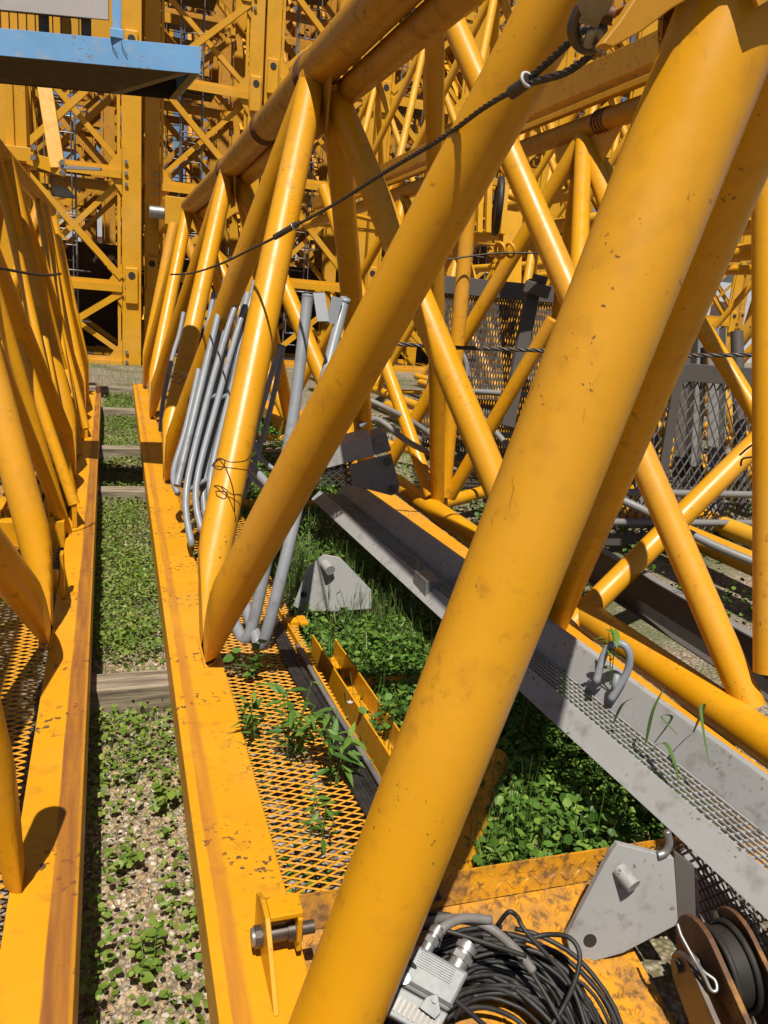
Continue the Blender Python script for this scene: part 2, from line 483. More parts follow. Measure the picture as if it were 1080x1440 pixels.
for c, d in ((N1, 0.10), (N1.lerp(N2, 0.47), 0.0), (N2, 0.14)):
    m_ = MB(); ax = (N2 - N1).normalized()
    for k in range(4): m_.ring(c + ax * (d + 0.028 * k - 0.04), ax, 0.094, 0.006 + 0.002 * (k % 2), 28, 6)
    m_.obj('weld_collar', M['rust'], J1)
# gussets under the nodes
for nd in (N1, N2):
    m_ = MB()
    m_.prism([nd + Vector((0.0, -0.22, -0.05)), nd + Vector((0.0, 0.22, -0.05)), nd + Vector((0.02, 0.1, -0.30)), nd + Vector((0.02, -0.1, -0.30))], (0.012, 0, 0))
    m_.obj('gusset_plate', M['yellow_dull'], J1)

fy = [2.6, 5.36, 8.17, 10.76]
for i, y in enumerate(fy):
    fl = (chord_x(y) + 0.092, y, 0.375); fr = (1.775, y, 0.375)
    xl = fl[0] + 0.030
    for k, nd in enumerate((N0, N1, N2, N3, N4)[i:i + 2]):
        dy = -0.03 if k == 0 else 0.03
        p = Vector(fl) + Vector((0, dy, 0)); tgt = nd + Vector((-0.02, dy, -0.03))
        lacing(J1, ext(p, tgt, 0.15), tgt, 0.0665, 'yellow', ((2, 1, 0.377), (0, 1, xl)))
        bead(J1, p, tgt, 0.0665, 0.379, (0, 1, xl))
        p = Vector(fr) + Vector((0, dy, 0)); tgt = nd + Vector((0.06, dy, -0.05))
        if i == 0 and k == 0: continue
        lacing(J1, ext(p, tgt, 0.15), tgt, 0.066, 'yellow', ((2, 1, 0.377), (0, -1, 1.775 - 0.03)))
# the leg of the end frame, nearest the camera
big0 = Vector((0.300, 1.0, 0.375)); big1 = Vector((0.787, 1.0, 2.022)); bd = (big1 - big0).normalized()
big0 = Vector((0.418, 1.0, 0.68)) - (Vector((0.787, 1.0, 2.022)) - Vector((0.418, 1.0, 0.68))).normalized() * 0.31
m_ = MB(); m_.tube(ext(big0, big1, 0.05), big1 + bd * 0.75, 0.0755, 40, rings=60, clamps=((2, 1, 0.378),))
bleg = m_.obj('end_frame_leg', M['yellow'], J1)
m_ = MB(); a, b = Vector((1.73, 2.6, 0.41)), Vector((1.138, 1.300, 2.001)); b = b + (b - a) * 0.6
a = a - (b - a).normalized() * 0.10
m_.tube(a, b, 0.064, 24, rings=40, clamps=((2, 1, 0.377), (0, -1, 1.79)))
m_.obj('end_frame_leg', M['yellow'], J1)
# lug plate and shackle eye near its top
ey = 0.93
m_ = MB()
m_.prism([(0.586, 0.960, 1.975), (0.608, 0.960, 2.005), (0.627, 0.960, 2.037), (0.741, 0.960, 2.102), (0.747, 0.960, 2.075), (0.683, 0.960, 2.033), (0.645, 0.960, 2.001), (0.603, 0.960, 1.974)], (0, 0.018, 0))
m_.obj('lug_plate', M['yellow_dull'], J1, 0.002)
m_ = MB(); nT = 60; ax_ = bd; ca = ax_.cross(Vector((0, 1, 0))).normalized(); cb = ca.cross(ax_)
vv = []
for k in range(nT):
    w_ = 2 * PI * k / nT
    tooth = abs(((k / nT * 7) % 1.0) - 0.5) * 2
    o_ = ca * math.cos(w_) + cb * math.sin(w_)
    for rr, up_ in ((0.092, 0.005 + 0.055 * tooth), (0.092, 0.30), (0.100, 0.005 + 0.055 * tooth), (0.100, 0.30)):
        vv.append(big1 + ax_ * up_ + o_ * rr)
ff = []
for k in range(nT):
    a_, b_ = 4 * k, 4 * ((k + 1) % nT)
    ff += [(a_, b_, b_ + 1, a_ + 1), (a_ + 2, a_ + 3, b_ + 3, b_ + 2), (a_, a_ + 2, b_ + 2, b_)]
m_.add(vv, ff); m_.obj('toothed_collar', M['yellow_dull'], J1)

# walkway grating along the left chord, its toe angle and cross members
m_ = MB(); grating(m_, (0.342, 1.36, 0.352), (0.058, 0, 0), (0, 0.026, 0), 6, 92, 0.0060, 0.0035); m_.obj('walkway_grating', M['yellow_worn'], J1)
m_ = MB(); grating(m_, (0.36, 3.85, 0.352), (0.06, 0, 0), (0, 0.045, 0), 6, 150, 0.0065, 0.003); m_.obj('walkway_grating', M['yellow_worn'], J1)
m_ = MB(); m_.beam((0.690, 1.36, 0.345), (0.640, 3.0, 0.345), 0.006, 0.075); m_.beam((0.676, 1.36, 0.31), (0.626, 3.0, 0.31), 0.03, 0.005); m_.obj('toe_angle', M['yellow'], J1, 0.001)
m_ = MB(); m_.box((0.655, 2.85, 0.13), (0.70, 2.90, 0.37)); m_.box((0.70, 2.83, 0.36), (0.735, 2.91, 0.372)); m_.obj('stub_post', M['yellow'], J1, 0.002)
m_ = MB()
p, q = Vector((0.77, 2.72, 0.265)), Vector((0.80, 1.75, 0.265))
m_.beam(p, q, 0.006, 0.11, off=(0.045, 0.05)); m_.beam(p, q, 0.10, 0.006); m_.beam(p, q, 0.006, 0.10, off=(-0.05, 0.03))
m_.obj('channel_member', M['yellow'], J1, 0.0015)
for y, x0 in ((2.55, 0.70), (5.3, 0.37), (8.1, 0.37)):
    lacing(J1, (x0, y, 0.22), (1.72, y - 0.05, 0.22), 0.036, 'yellow_worn', (), 16, 'cross_tube', 2)
lacing(J1, (1.157, 1.940, 0.250), (0.767, 1.430, 0.250), 0.040, 'yellow_worn', (), 16, 'bracing_tube', 2)
# near end: tread plate with upturned back edge
m_ = MB()
A, B_, Cc, D_ = Vector((0.345, 1.37, 0.375)), Vector((1.70, 1.338, 0.375)), Vector((1.70, 1.327, 0.302)), Vector((0.345, 1.347, 0.302))
E_, F_ = Vector((1.055, 0.86, 0.17)), Vector((0.345, 0.86, 0.17))
G_ = Vector((1.045, 1.32, 0.295)); 
def slab(m_, quad, t):
    q = [Vector(p) for p in quad]; n_ = (q[1] - q[0]).cross(q[2] - q[0]).normalized() * t
    m_.prism(q, n_)
slab(m_, (A, B_, Cc, D_), -0.006)
UP_LOZ = m_
m_ = MB()
fq = [Vector((0.345, 1.345, 0.30)), Vector((1.70, 1.325, 0.2941)), Vector((1.70, 1.22, 0.2633)), Vector((1.12, 1.22, 0.2633)), Vector((1.13, 0.80, 0.14)), Vector((0.345, 0.80, 0.14))]
m_.prism(fq, (0, 0, -0.006))
# raised lozenges of the tread pattern
def lozenge(m_, c, u_, w_, n_, a=0.0165, b=0.0062, h=0.0034):
    vv = []
    for sc_, hh in ((1.0, 0.0), (0.62, h)):
        for k in range(10):
            q = 2 * PI * k / 10
            e_ = abs(math.sin(q)) ** 1.3 * (1 if math.sin(q) > 0 else -1)
            vv.append(c + u_ * (a * sc_ * math.cos(q)) + w_ * (b * sc_ * e_) + n_ * hh)
    m_.add(vv, [(k, (k + 1) % 10, 10 + (k + 1) % 10, 10 + k) for k in range(10)] + [tuple(range(10, 20))])
nrm = (Vector((0.345, 0.80, 0.14)) - Vector((0.345, 1.345, 0.30))).cross(Vector((1, 0, 0))).normalized()
if nrm.z < 0: nrm = -nrm
dy_ = (Vector((0, 1.345, 0.30)) - Vector((0, 0.80, 0.14))).normalized()
for j in range(14):
    for i in range(24):
        x = 0.37 + 0.036 * i + (0.018 if j % 2 else 0); s_ = 0.02 + 0.040 * j
        base = Vector((x, 0.80, 0.14)) + dy_ * s_
        if x > 1.11 and base.y < 1.24: continue
        a = PI / 4 if (i + j) % 2 else -PI / 4
        a += random.uniform(-.1, .1)
        lozenge(m_, base, Vector((1, 0, 0)) * math.cos(a) + dy_ * math.sin(a), Vector((1, 0, 0)) * -math.sin(a) + dy_ * math.cos(a), nrm)
m_.obj('tread_plate', M['tread'], J1)
e1_ = (B_ - A).normalized(); e2_ = (D_ - A).normalized(); n2_ = e1_.cross(e2_).normalized()
if n2_.y > 0: n2_ = -n2_
for j in range(2):
    for i in range(36):
        c_ = A + e1_ * (0.02 + 0.036 * i + (0.018 if j else 0)) + e2_ * (0.02 + 0.034 * j)
        a = PI / 4 if (i + j) % 2 else -PI / 4
        lozenge(UP_LOZ, c_, e1_ * math.cos(a) + e2_ * math.sin(a), e2_ * math.cos(a) - e1_ * math.sin(a), n2_)
UP_LOZ.obj('upturned_plate', M['tread'], J1)
m_ = MB(); grating(m_, (1.12, 1.335, 0.312), (0.03, 0, 0), (0.0, -0.004, 0.022), 18, 3, 0.003, 0.002); m_.obj('mesh_panel', M['steel_dark'], J1)
# bent lug with its pin at the chord end
m_ = MB()
lx = 0.262
m_.prism([(lx, 1.085, 0.377), (lx, 1.30, 0.377), (lx, 1.30, 0.462), (lx, 1.255, 0.487), (lx, 1.20, 0.487), (lx, 1.165, 0.455)], (0.010, 0, 0))
m_.prism([(lx + 0.0105, 1.255, 0.476), (lx + 0.0105, 1.20, 0.476), (lx + 0.075, 1.20, 0.476), (lx + 0.075, 1.255, 0.476)], (0, 0, 0.011))
m_.prism([(lx + 0.064, 1.195, 0.40), (lx + 0.064, 1.26, 0.40), (lx + 0.064, 1.26, 0.4755), (lx + 0.064, 1.195, 0.4755)], (0.010, 0, 0))
m_.obj('pin_lug', M['yellow'], J1, 0.002)
m_ = MB(); c0 = Vector((lx, 1.225, 0.425))
m_.tube(c0 + Vector((-0.014, 0, 0)), c0 + Vector((-0.002, 0, 0)), 0.021, 20, smooth=False)
m_.tube(c0 + Vector((-0.002, 0, 0)), c0 + Vector((0.05, 0, 0)), 0.016, 20)
m_.tube(c0 + Vector((0.05, 0, 0)), c0 + Vector((0.078, 0, 0)), 0.020, 20)
m_.tube(c0 + Vector((0.078, 0, 0)), c0 + Vector((0.105, 0, 0)), 0.013, 20)
pin = m_.obj('pin', M['steel_dark'], J1)
m_ = MB(); m_.tube(c0 + Vector((-0.020, 0, 0)), c0 + Vector((-0.0145, 0, 0)), 0.017, 20); m_.obj('pin_cap', M['steel'], pin)
# black cables along the toe angle
m_ = MB()
for k in range(6):
    o_ = 0.010 * k
    m_.sweep([(0.622 - o_ * 0.6, 2.95, 0.362 + 0.004 * (k % 2)), (0.628 - o_ + random.uniform(-.006, .006), 2.5, 0.366), (0.648 - o_, 2.05, 0.366 + 0.006 * (k % 2)), (0.662 - o_ * 1.2, 1.75, 0.364), (0.674 - o_, 1.45, 0.362), (0.68 - o_, 1.3, 0.36)], random.choice((0.0065, 0.009, 0.0105)), 8)
tag(m_.obj('cable_run', M['rubber']), 'bundle of thin black cables lying along the edge of the yellow walkway grating', 'cable')
m_ = MB(); m_.sweep([(0.640, 2.62, 0.378), (0.650, 2.2, 0.380), (0.668, 1.85, 0.382), (0.678, 1.62, 0.38)], 0.009, 8)
tag(m_.obj('conduit', M['sheath']), 'pale grey conduit lying on the black cables by the yellow walkway edge', 'conduit')

# ------------------------------------------------------------------ left jib section
J0 = thing('jib_section', 'yellow crane jib section at the left edge with rust-worn beam beside the gravel strip', 'crane section', (-0.10, 1.0, 0.375), JIB_GROUP)
def rx(y): return -0.066 - 0.0115 * y
m_ = MB()
for y0, y1 in ((0.5, 10.2),):
    s0 = [(rx(y0), y0, 0.375), (rx(y0) - 0.138, y0, 0.375), (rx(y0) - 0.138, y0, 0.236), (rx(y0) + 0.002, y0, 0.236)]
    s1 = [(rx(y1), y1, 0.375), (rx(y1) - 0.138, y1, 0.375), (rx(y1) - 0.138, y1, 0.236), (rx(y1) + 0.002, y1, 0.236)]
    m_.add(s0 + s1, [(3, 2, 1, 0), (4, 5, 6, 7), (0, 1, 5, 4), (1, 2, 6, 5), (2, 3, 7, 6), (3, 0, 4, 7)])
ob = m_.obj('right_chord', edge0, J0, 0.004)
ang = 0.0115
# local frame of the chord turned with it, so that the worn strip follows its edge
for v_ in ob.data.vertices: v_.co = Matrix.Rotation(-ang, 3, 'Z') @ v_.co
ob.rotation_euler = (0, 0, ang)
m_ = MB(); m_.box((-1.42, 0.5, 0.236), (-1.24, 10.2, 0.375)); m_.obj('left_chord', M['yellow_worn'], J0, 0.004)
K = [Vector((-0.74, 0.7, 2.42)), Vector((-0.72, 3.45, 2.42)), Vector((-0.71, 6.15, 2.42)), Vector((-0.70, 8.95, 2.42)), Vector((-0.70, 10.4, 2.40))]
m_ = MB()
m_.tube(K[0], K[3] + Vector((0, 1.2, 0)), 0.062, 20); m_.obj('top_chord', M['yellow_dull'], J0)
for i, y in enumerate((2.84, 5.5, 8.28, 9.9)):
    xf = rx(y) - 0.105
    for k, nd in enumerate(K[i:i + 2]):
        dy = -0.03 if k == 0 else 0.03
        p = Vector((xf, y + dy, 0.375))
        lacing(J0, ext(p, nd, 0.15), nd, 0.058 if i < 2 else 0.05, 'yellow', ((2, 1, 0.377), (0, -1, xf - 0.028)))
        bead(J0, p, nd, 0.058, 0.379, (0, -1, xf - 0.028))
        p = Vector((-1.33, y + dy, 0.375))
        lacing(J0, ext(p, nd, 0.1), nd, 0.055, 'yellow', ((2, 1, 0.377),), 16, 'diagonal', 8)
lacing(J0, (-0.197, 1.542, 0.375), (-0.267, 1.421, 1.054), 0.036, 'yellow', ((2, 1, 0.377), (0, -1, -0.196)), 20, 'end_frame_leg', 30)
for y0_, nd_ in ((4.15, 1), (6.9, 2), (9.1, 3), (6.2, 3), (4.9, 2)):
    for dy_2 in (-0.5, 0.5):
        lacing(J0, (rx(y0_) - 0.135, y0_, 0.36), K[nd_] + Vector((0, dy_2, 0)), 0.030, 'yellow', (), 14, 'slim_diagonal', 2)
# thin walkway struts
for a, b in (((rx(4.26) - 0.10, 4.24, 0.50), (-0.62, 4.6, 1.75)), ((rx(6.9) - 0.10, 6.95, 0.45), (-0.60, 7.4, 1.9))):
    lacing(J0, a, b, 0.030, 'yellow', (), 14, 'strut', 4)
    m_ = MB(); m_.box((a[0] - 0.012, a[1] - 0.02, 0.377), (a[0] + 0.012, a[1] + 0.01, a[2] + 0.03)); m_.obj('strut_post', M['yellow'], J0, 0.002)
m_ = MB(); m_.box((-0.222, 3.2, 0.377), (-0.208, 3.26, 0.565)); m_.obj('bracket', M['yellow'], J0, 0.002)
m_ = MB(); grating(m_, (-0.845, 0.9, 0.362), (0.062, -0.0007, 0), (-0.0004, 0.030, 0), 10, 86, 0.007, 0.004); m_.obj('walkway_grating', M['yellow_worn'], J0)
m_ = MB(); grating(m_, (-0.70, 3.5, 0.35), (0.06, 0, 0), (0, 0.045, 0), 7, 80, 0.007, 0.003); m_.obj('walkway_grating', M['yellow_worn'], J0)
for y0, y1, h in ((3.38, 3.45, 0.42), (4.02, 4.10, 0.47)):
    m_ = MB(); m_.box((-0.80, y0, 0.33), (rx(y0) - 0.140, y1, h)); m_.obj('cross_member', M['yellow'], J0, 0.004)
m_ = MB()
for k in range(5): m_.box((-0.60 + 0.055 * k, 4.25, 0.40), (-0.565 + 0.055 * k, 5.6, 0.47))
m_.obj('cable_tray', M['yellow_worn'], J0, 0.002)
for y in (6.6, 7.4, 8.3, 9.2, 10.0):
    lacing(J0, (-1.3, y, 0.2), (rx(y) - 0.15, y + 0.02, 0.2), 0.035, 'yellow', (), 12, 'cross_tube', 2)
m_ = MB(); m_.box((rx(10.1) - 0.06, 10.02, 0.377), (rx(10.1) - 0.005, 10.18, 0.45)); m_.obj('end_lug', M['rust'], J0, 0.004)

# ------------------------------------------------------------------ right jib section (round lower chord)
J2 = thing('jib_section', 'yellow crane jib section on the right with a round lower chord and crossing tubes', 'crane section', (2.1, 1.0, 0.3), JIB_GROUP)
lacing(J2, (2.10, 0.5, 0.305), (2.10, 10.5, 0.305), 0.073, 'yellow', (), 28, 'lower_chord', 12)
P_ = Vector((1.46, 3.98, 3.19))
for a, b, r in ((P_, (2.14, 4.85, 0.36), 0.050), (P_, (2.17, 1.93, 0.34), 0.057),
                ((1.665, 6.806, 2.581), (2.096, 4.856, 0.389), 0.050), ((2.196, 4.959, 2.551), (2.189, 4.856, 0.389), 0.050),
                ((2.581, 4.352, 1.655), (2.231, 4.852, 0.390), 0.047), ((2.95, 4.9, 2.85), (2.129, 5.918, 0.381), 0.055),
                ((2.95, 4.9, 2.85), (2.366, 3.657, 1.248), 0.055), ((2.95, 4.9, 2.85), (2.920, 3.934, 1.777), 0.06),
                ((2.03, 2.88, 0.27), (3.25, 3.06, 1.30), 0.056), ((2.197, 1.914, 0.490), (2.088, 2.454, 2.884), 0.050)):
    lacing(J2, a, b, r, 'yellow', (), 22, 'diagonal', 30)
m_ = MB(); m_.tube((2.95, 1.5, 2.93), (2.95, 12.5, 2.86), 0.066, 20); m_.obj('top_chord', M['yellow_dull'], J2)
m_ = MB(); m_.beam((2.88, 1.5, 3.04), (2.88, 12.5, 2.97), 0.05, 0.04); m_.obj('guide_rail', M['yellow'], J2, 0.004)
m_ = MB(); m_.beam((2.97, 1.5, 3.21), (2.97, 12.5, 3.14), 0.16, 0.17); m_.obj('trolley_rail', M['yellow_dull'], J2, 0.004)
m_ = MB()
for k in range(4): m_.ring((2.95, 4.62 + 0.035 * k, 2.91), (0, 1, 0), 0.068, 0.008, 24, 6)
m_.obj('weld_collar', M['rust'], J2)
m_ = MB(); m_.prism([(2.95, 4.45, 2.88), (2.95, 5.3, 2.88), (2.95, 5.05, 2.60), (2.95, 4.7, 2.60)], (0.014, 0, 0)); m_.obj('gusset_plate', M['yellow'], J2)
lacing(J2, (3.7, 0.5, 0.305), (3.7, 10.5, 0.305), 0.073, 'yellow', (), 20, 'lower_chord', 4)
for a, b in (((2.1, 4.9, 0.3), (3.7, 6.0, 0.3)), ((2.1, 8.0, 0.3), (3.7, 6.0, 0.3)), ((3.7, 2.6, 0.3), (2.95, 4.9, 2.85)), ((3.7, 6.2, 0.3), (2.95, 4.9, 2.85)), ((3.7, 6.2, 0.3), (2.95, 8.4, 2.83)), ((2.1, 6.9, 0.3), (2.95, 8.4, 2.83)), ((2.1, 9.8, 0.3), (2.95, 8.4, 2.83))):
    lacing(J2, a, b, 0.05, 'yellow', (), 16, 'diagonal', 2)
m_ = MB(); a, b = Vector((2.412, 4.970, 2.079)), Vector((2.522, 4.822, 2.084))
m_.ring(a.lerp(b, .3), (0.9, 0.2, 0.3), 0.05, 0.012, 18, 8); m_.ring(a.lerp(b, .7), (0.9, 0.2, 0.3), 0.045, 0.010, 18, 8)
m_.obj('hook_ring', M['yellow'], J2)

# ------------------------------------------------------------------ further jib sections behind
def far_jib(x, w, z_top, y0, y1, step, zb, label, r=0.055, ph=0.0):
    J = thing('jib_section', label, 'crane section', (x, y0, zb), JIB_GROUP)
    for s in (-1, 1):
        m_ = MB(); m_.tube((x + s * w / 2, y0, zb), (x + s * w / 2, y1, zb), 0.07, 14); m_.obj('lower_chord', M['yellow_far'], J)
    m_ = MB(); m_.tube((x, y0, z_top), (x, y1, z_top), 0.075, 14); m_.obj('top_chord', M['yellow_far'], J)
    n = int((y1 - y0) / step)
    for i in range(n + 1):
        yy = y0 + ph + i * step
        for s in (-1, 1):
            foot = Vector((x + s * w / 2, yy, zb))
            for t in (-0.5, 0.5):
                ty = yy + t * step
                if y0 - 0.1 < ty < y1 + 0.1:
                    m_ = MB(); m_.tube(foot, (x, ty, z_top), r, 12); m_.obj('diagonal', M['yellow_far'], J)
        m_ = MB(); m_.tube((x - w / 2, yy, zb), (x + w / 2, yy + (step / 2 if i < n else 0), zb), 0.035, 10); m_.obj('cross_tube', M['yellow_far'], J)
    return J
far_jib(4.9, 1.5, 2.75, 3.2, 14.2, 2.3, 0.32, 'yellow jib section in the second row behind the grey mesh panels on the right')
far_jib(6.9, 1.6, 2.6, 4.5, 15.6, 2.6, 0.32, 'yellow jib section in the third row on the right, half hidden by tubes', 0.05, 0.4)
far_jib(4.1, 1.4, 5.3, 8.0, 15.0, 2.2, 3.05, 'yellow jib section stacked high on top of the second row behind the big tubes', 0.05)
far_jib(6.6, 1.5, 5.2, 5.5, 14.0, 2.1, 3.0, 'yellow jib section stacked on top of the third row at the right edge', 0.055)
far_jib(9.0, 1.6, 5.4, 8.0, 17.0, 2.3, 3.1, 'yellow jib section stacked on top of the farthest row at the right', 0.055)
far_jib(9.3, 1.6, 2.7, 6.0, 16.5, 2.5, 0.32, 'yellow jib section in the farthest row at the right', 0.05)
far_jib(-3.0, 1.6, 2.5, 5.0, 14.8, 2.5, 0.32, 'yellow jib section in the row beyond the left edge, seen between tubes', 0.05)

# ------------------------------------------------------------------ standing tower masts
MAST_GROUP = 'standing yellow lattice tower masts in the background'
def mast(x0, y0, w, zs, label, cw=0.34, ladder=True, flip=False, mat='yellow_far'):
    """Square lattice mast whose front left corner stands at x0, y0; zs are the heights of its horizontals."""
    J = thing('tower_mast', label, 'crane mast', (x0, y0, 0), MAST_GROUP)
    H = zs[-1]
    cs = [(x0, y0), (x0 + w, y0), (x0 + w, y0 + w), (x0, y0 + w)]
    for cx, cy in cs:
        m_ = MB()
        dx = cw if cx == x0 else -cw
        m_.box((min(cx, cx + dx), cy - 0.02, 0.0), (max(cx, cx + dx), cy + 0.06, H))
        m_.box((min(cx, cx + dx * .3) , cy + 0.0605, 0.0), (max(cx, cx + dx * .3), cy + 0.30, H))
        m_.box((cx + dx * 1.15 - 0.03, cy + 0.0, 0.0), (cx + dx * 1.15 + 0.03, cy + 0.05, H))
        m_.obj('mast_leg', M[mat], J, 0.006)
    ch = w / 2 - cw
    for f, y in ((0, y0 + 0.03), (1, y0 + w - 0.03)):
        xa, xb = x0 + cw + 0.01, x0 + w - cw - 0.01
        for i, z in enumerate(zs[:-1]):
            m_ = MB(); m_.angle((xa, y - 0.05, z), (xb, y - 0.05, z), 0.16, 0.014, (0, 0, 1)); m_.beam((xa, y - 0.058, z), (xb, y - 0.058, z), 0.012, 0.17); m_.obj('horizontal', M[mat], J)
            z1 = zs[i + 1]
            zm = (z + z1) / 2
            up = (i % 2 == 0) != flip
            m_ = MB()
            a, b = ((xa, y - 0.09, z + 0.14), (xb, y - 0.09, z1 - 0.14))
            if not up: a, b = (xa, y - 0.09, z1 - 0.14), (xb, y - 0.09, z + 0.14)
            m_.angle(a, b, 0.12, 0.014); m_.obj('diagonal', M[mat], J)
            m_ = MB(); m_.angle((a[0], y + 0.10, b[2]), (b[0], y + 0.10, a[2]), 0.10, 0.014); m_.obj('diagonal', M[mat], J)
        if f == 0:
            for i, z in enumerate(zs):
                for s, xe in ((1, x0 + cw), (-1, x0 + w - cw)):
                    m_ = MB()
                    m_.prism([(xe, y - 0.075, z - 0.42), (xe + s * 0.24, y - 0.075, z - 0.10), (xe + s * 0.24, y - 0.075, z + 0.10), (xe, y - 0.075, z + 0.42)], (0, 0.014, 0))
                    gp = m_.obj('gusset_plate', M[mat], J)
                    m_ = MB()
                    for k in range(3): m_.tube((xe - s * 0.08, y - 0.07, z - 0.22 + 0.2 * k), (xe - s * 0.08, y - 0.095, z - 0.22 + 0.2 * k), 0.035, 8)
                    m_.obj('bolt', M['steel'], gp)
    for x in (x0 + 0.03, x0 + w - 0.03):
        for i, z in enumerate(zs[:-1]):
            z1 = zs[i + 1]
            m_ = MB(); m_.angle((x, y0 + 0.31, z), (x, y0 + w - 0.1, z), 0.15, 0.014, (0, 0, 1)); m_.obj('horizontal', M[mat], J)
            m_ = MB(); m_.angle((x, y0 + 0.31, z + .1), (x, y0 + w - 0.1, z1 - .1), 0.13, 0.014, (1, 0, 0)); m_.obj('diagonal', M[mat], J)
    # coupling lugs with pin holes on the legs
    for z in zs[1::2]:
        for s, xe in ((1, x0 + cw * 0.5), (-1, x0 + w - cw * 0.5)):
            m_ = MB(); m_.box((xe - 0.12, y0 - 0.09, z - 0.35), (xe + 0.12, y0 - 0.022, z + 0.35))
            lg = m_.obj('coupling_lug', M[mat], J, 0.02)
            m_ = MB(); m_.tube((xe, y0 - 0.10, z + 0.2), (xe, y0 - 0.085, z + 0.2), 0.07, 14); m_.obj('pin_hole', M['underside'], lg)
    if ladder:
        lx_, ly = x0 + w * 0.42, y0 + w * 0.35
        m_ = MB()
        for s in (-1, 1): m_.tube((lx_ + s * 0.22, ly, 0.2), (lx_ + s * 0.22, ly, H), 0.022, 8)
        for k in range(int(H / 0.3)): m_.tube((lx_ - 0.22, ly, 0.3 + 0.3 * k), (lx_ + 0.22, ly, 0.3 + 0.3 * k), 0.013, 6)
        for k in range(int(H / 1.0)): m_.ring((lx_ + 0.1, ly - 0.34, 0.9 + 1.0 * k), (0, 0, 1), 0.38, 0.014, 16, 5)
        for s in (-1, 0.6): m_.tube((lx_ + s * 0.3, ly - 0.62, 0.9), (lx_ + s * 0.3, ly - 0.62, H), 0.012, 6)
        m_.obj('ladder', M['steel'], J)
        for z in zs[:-1]:
            m_ = MB(); m_.box((x0 + cw, y0 + 0.5, z + 0.02), (x0 + w * 0.62, y0 + w * 0.6, z + 0.05)); m_.obj('landing', M['grey_dark'], J)
    return J
mast(-2.02, 16.85, 2.50, [0.2, 1.69, 3.80, 5.9, 8.0, 10.1, 12.2], 'lattice tower mast straight ahead at the end of the gravel strip, behind the blue platform', 0.36)
mast(0.60, 18.4, 2.42, [0.2, 2.0, 3.85, 5.9, 7.75, 9.8, 11.9, 13.9], 'lattice tower mast just right of the strip, its ladder showing below the blue corner', 0.30, flip=True)
mast(3.10, 18.6, 2.55, [0.2, 2.1, 4.3, 6.35, 8.4, 10.4, 12.5, 14.2], 'lattice tower mast third from the left, above the middle of the big top tube', 0.32)
mast(5.9, 19.2, 2.5, [0.2, 2.3, 4.4, 6.5, 8.6, 10.7, 12.8, 14.6], 'lattice tower mast behind the tall dark vertical tube near the top', 0.30, flip=True)
mast(8.6, 19.8, 2.5, [0.2, 2.2, 4.3, 6.4, 8.5, 10.6, 12.7, 14.9], 'lattice tower mast showing between the crossing tubes at top centre right', 0.30)
mast(11.4, 20.3, 2.5, [0.2, 2.2, 4.3, 6.4, 8.5, 10.6, 12.7, 15], 'lattice tower mast behind the shackle and the wire rope', 0.30, flip=True)
mast(14.2, 20.9, 2.5, [0.2, 2.2, 4.3, 6.4, 8.5, 10.6], 'lattice tower mast farthest right, behind the yellow leg tubes', 0.30)
mast(-4.9, 17.3, 2.5, [0.2, 2.2, 4.3, 6.4, 8.5, 10.6], 'lattice tower mast at the left picture edge behind the blue platform', 0.30)
mast(17.2, 21.5, 2.5, [0.2, 2.2, 4.3, 6.4, 8.5, 10.6, 12.7], 'lattice tower mast beyond the right picture edge, partly seen between the right tubes', 0.30, flip=True)
# second row: each half a bay off, so that the lattice shows through the gaps
for i in range(10):
    mast(-5.6 + 3.1 * i, 23.5 + 0.35 * i, 2.5, [0.3 + 2.15 * k for k in range(8)], 'lattice tower mast in the second row, ' + ('first', 'second', 'third', 'fourth', 'fifth', 'sixth', 'seventh', 'eighth', 'ninth', 'tenth')[i] + ' from the left', 0.28, ladder=(i % 2 == 0), flip=bool(i % 2), mat='yellow_shaded')
for i in range(7):
    mast(-4.6 + 3.6 * i, 29.5 + 0.4 * i, 2.5, [0.3 + 2.2 * k for k in range(8)], 'lattice tower mast in the third row, ' + ('first', 'second', 'third', 'fourth', 'fifth', 'sixth', 'seventh')[i] + ' from the left', 0.28, ladder=False, flip=bool(i % 2), mat='yellow_shaded')
for i in range(9):
    mast(-6.8 + 3.3 * i, 35.5 + 0.4 * i, 2.5, [0.3 + 2.3 * k for k in range(8)], 'lattice tower mast in the fourth row, ' + ('first', 'second', 'third', 'fourth', 'fifth', 'sixth', 'seventh', 'eighth', 'ninth')[i] + ' from the left', 0.28, ladder=False, flip=bool(i % 2), mat='yellow_far')
# dark containers added for deep shade behind the first row, pale shed far behind
def container(x0, y0, L_, h, mat, label):
    t_ = thing('shipping_container', label, 'container', (x0, y0, 0), 'shipping containers among the masts')
    m_ = MB()
    n = int(L_ / 0.14)
    for k in range(n):
        d = 0.0 if k % 2 else 0.035
        m_.box((x0 + k * L_ / n, y0 + d, 0.15), (x0 + (k + 1) * L_ / n, y0 + d + 0.05, h - 0.12))
    m_.obj('corrugated_wall', M[mat], t_)
    m_ = MB(); m_.box((x0 - 0.02, y0 + 0.1, 0.05), (x0 + L_ + 0.02, y0 + 2.4, 0.149)); m_.box((x0 - 0.02, y0 - 0.02, h - 0.119), (x0 + L_ + 0.02, y0 + 2.4, h)); m_.obj('frame', M[mat], t_)
    return t_
container(-2.6, 20.2, 6.0, 2.6, 'container', 'dark container box added for the deep shade behind the foot of the first mast')
container(3.8, 22.0, 6.0, 2.6, 'container', 'dark container box added for the deep shade behind the third mast')
container(10.5, 23.5, 6.0, 2.6, 'container_red', 'red shipping container at right behind the masts')
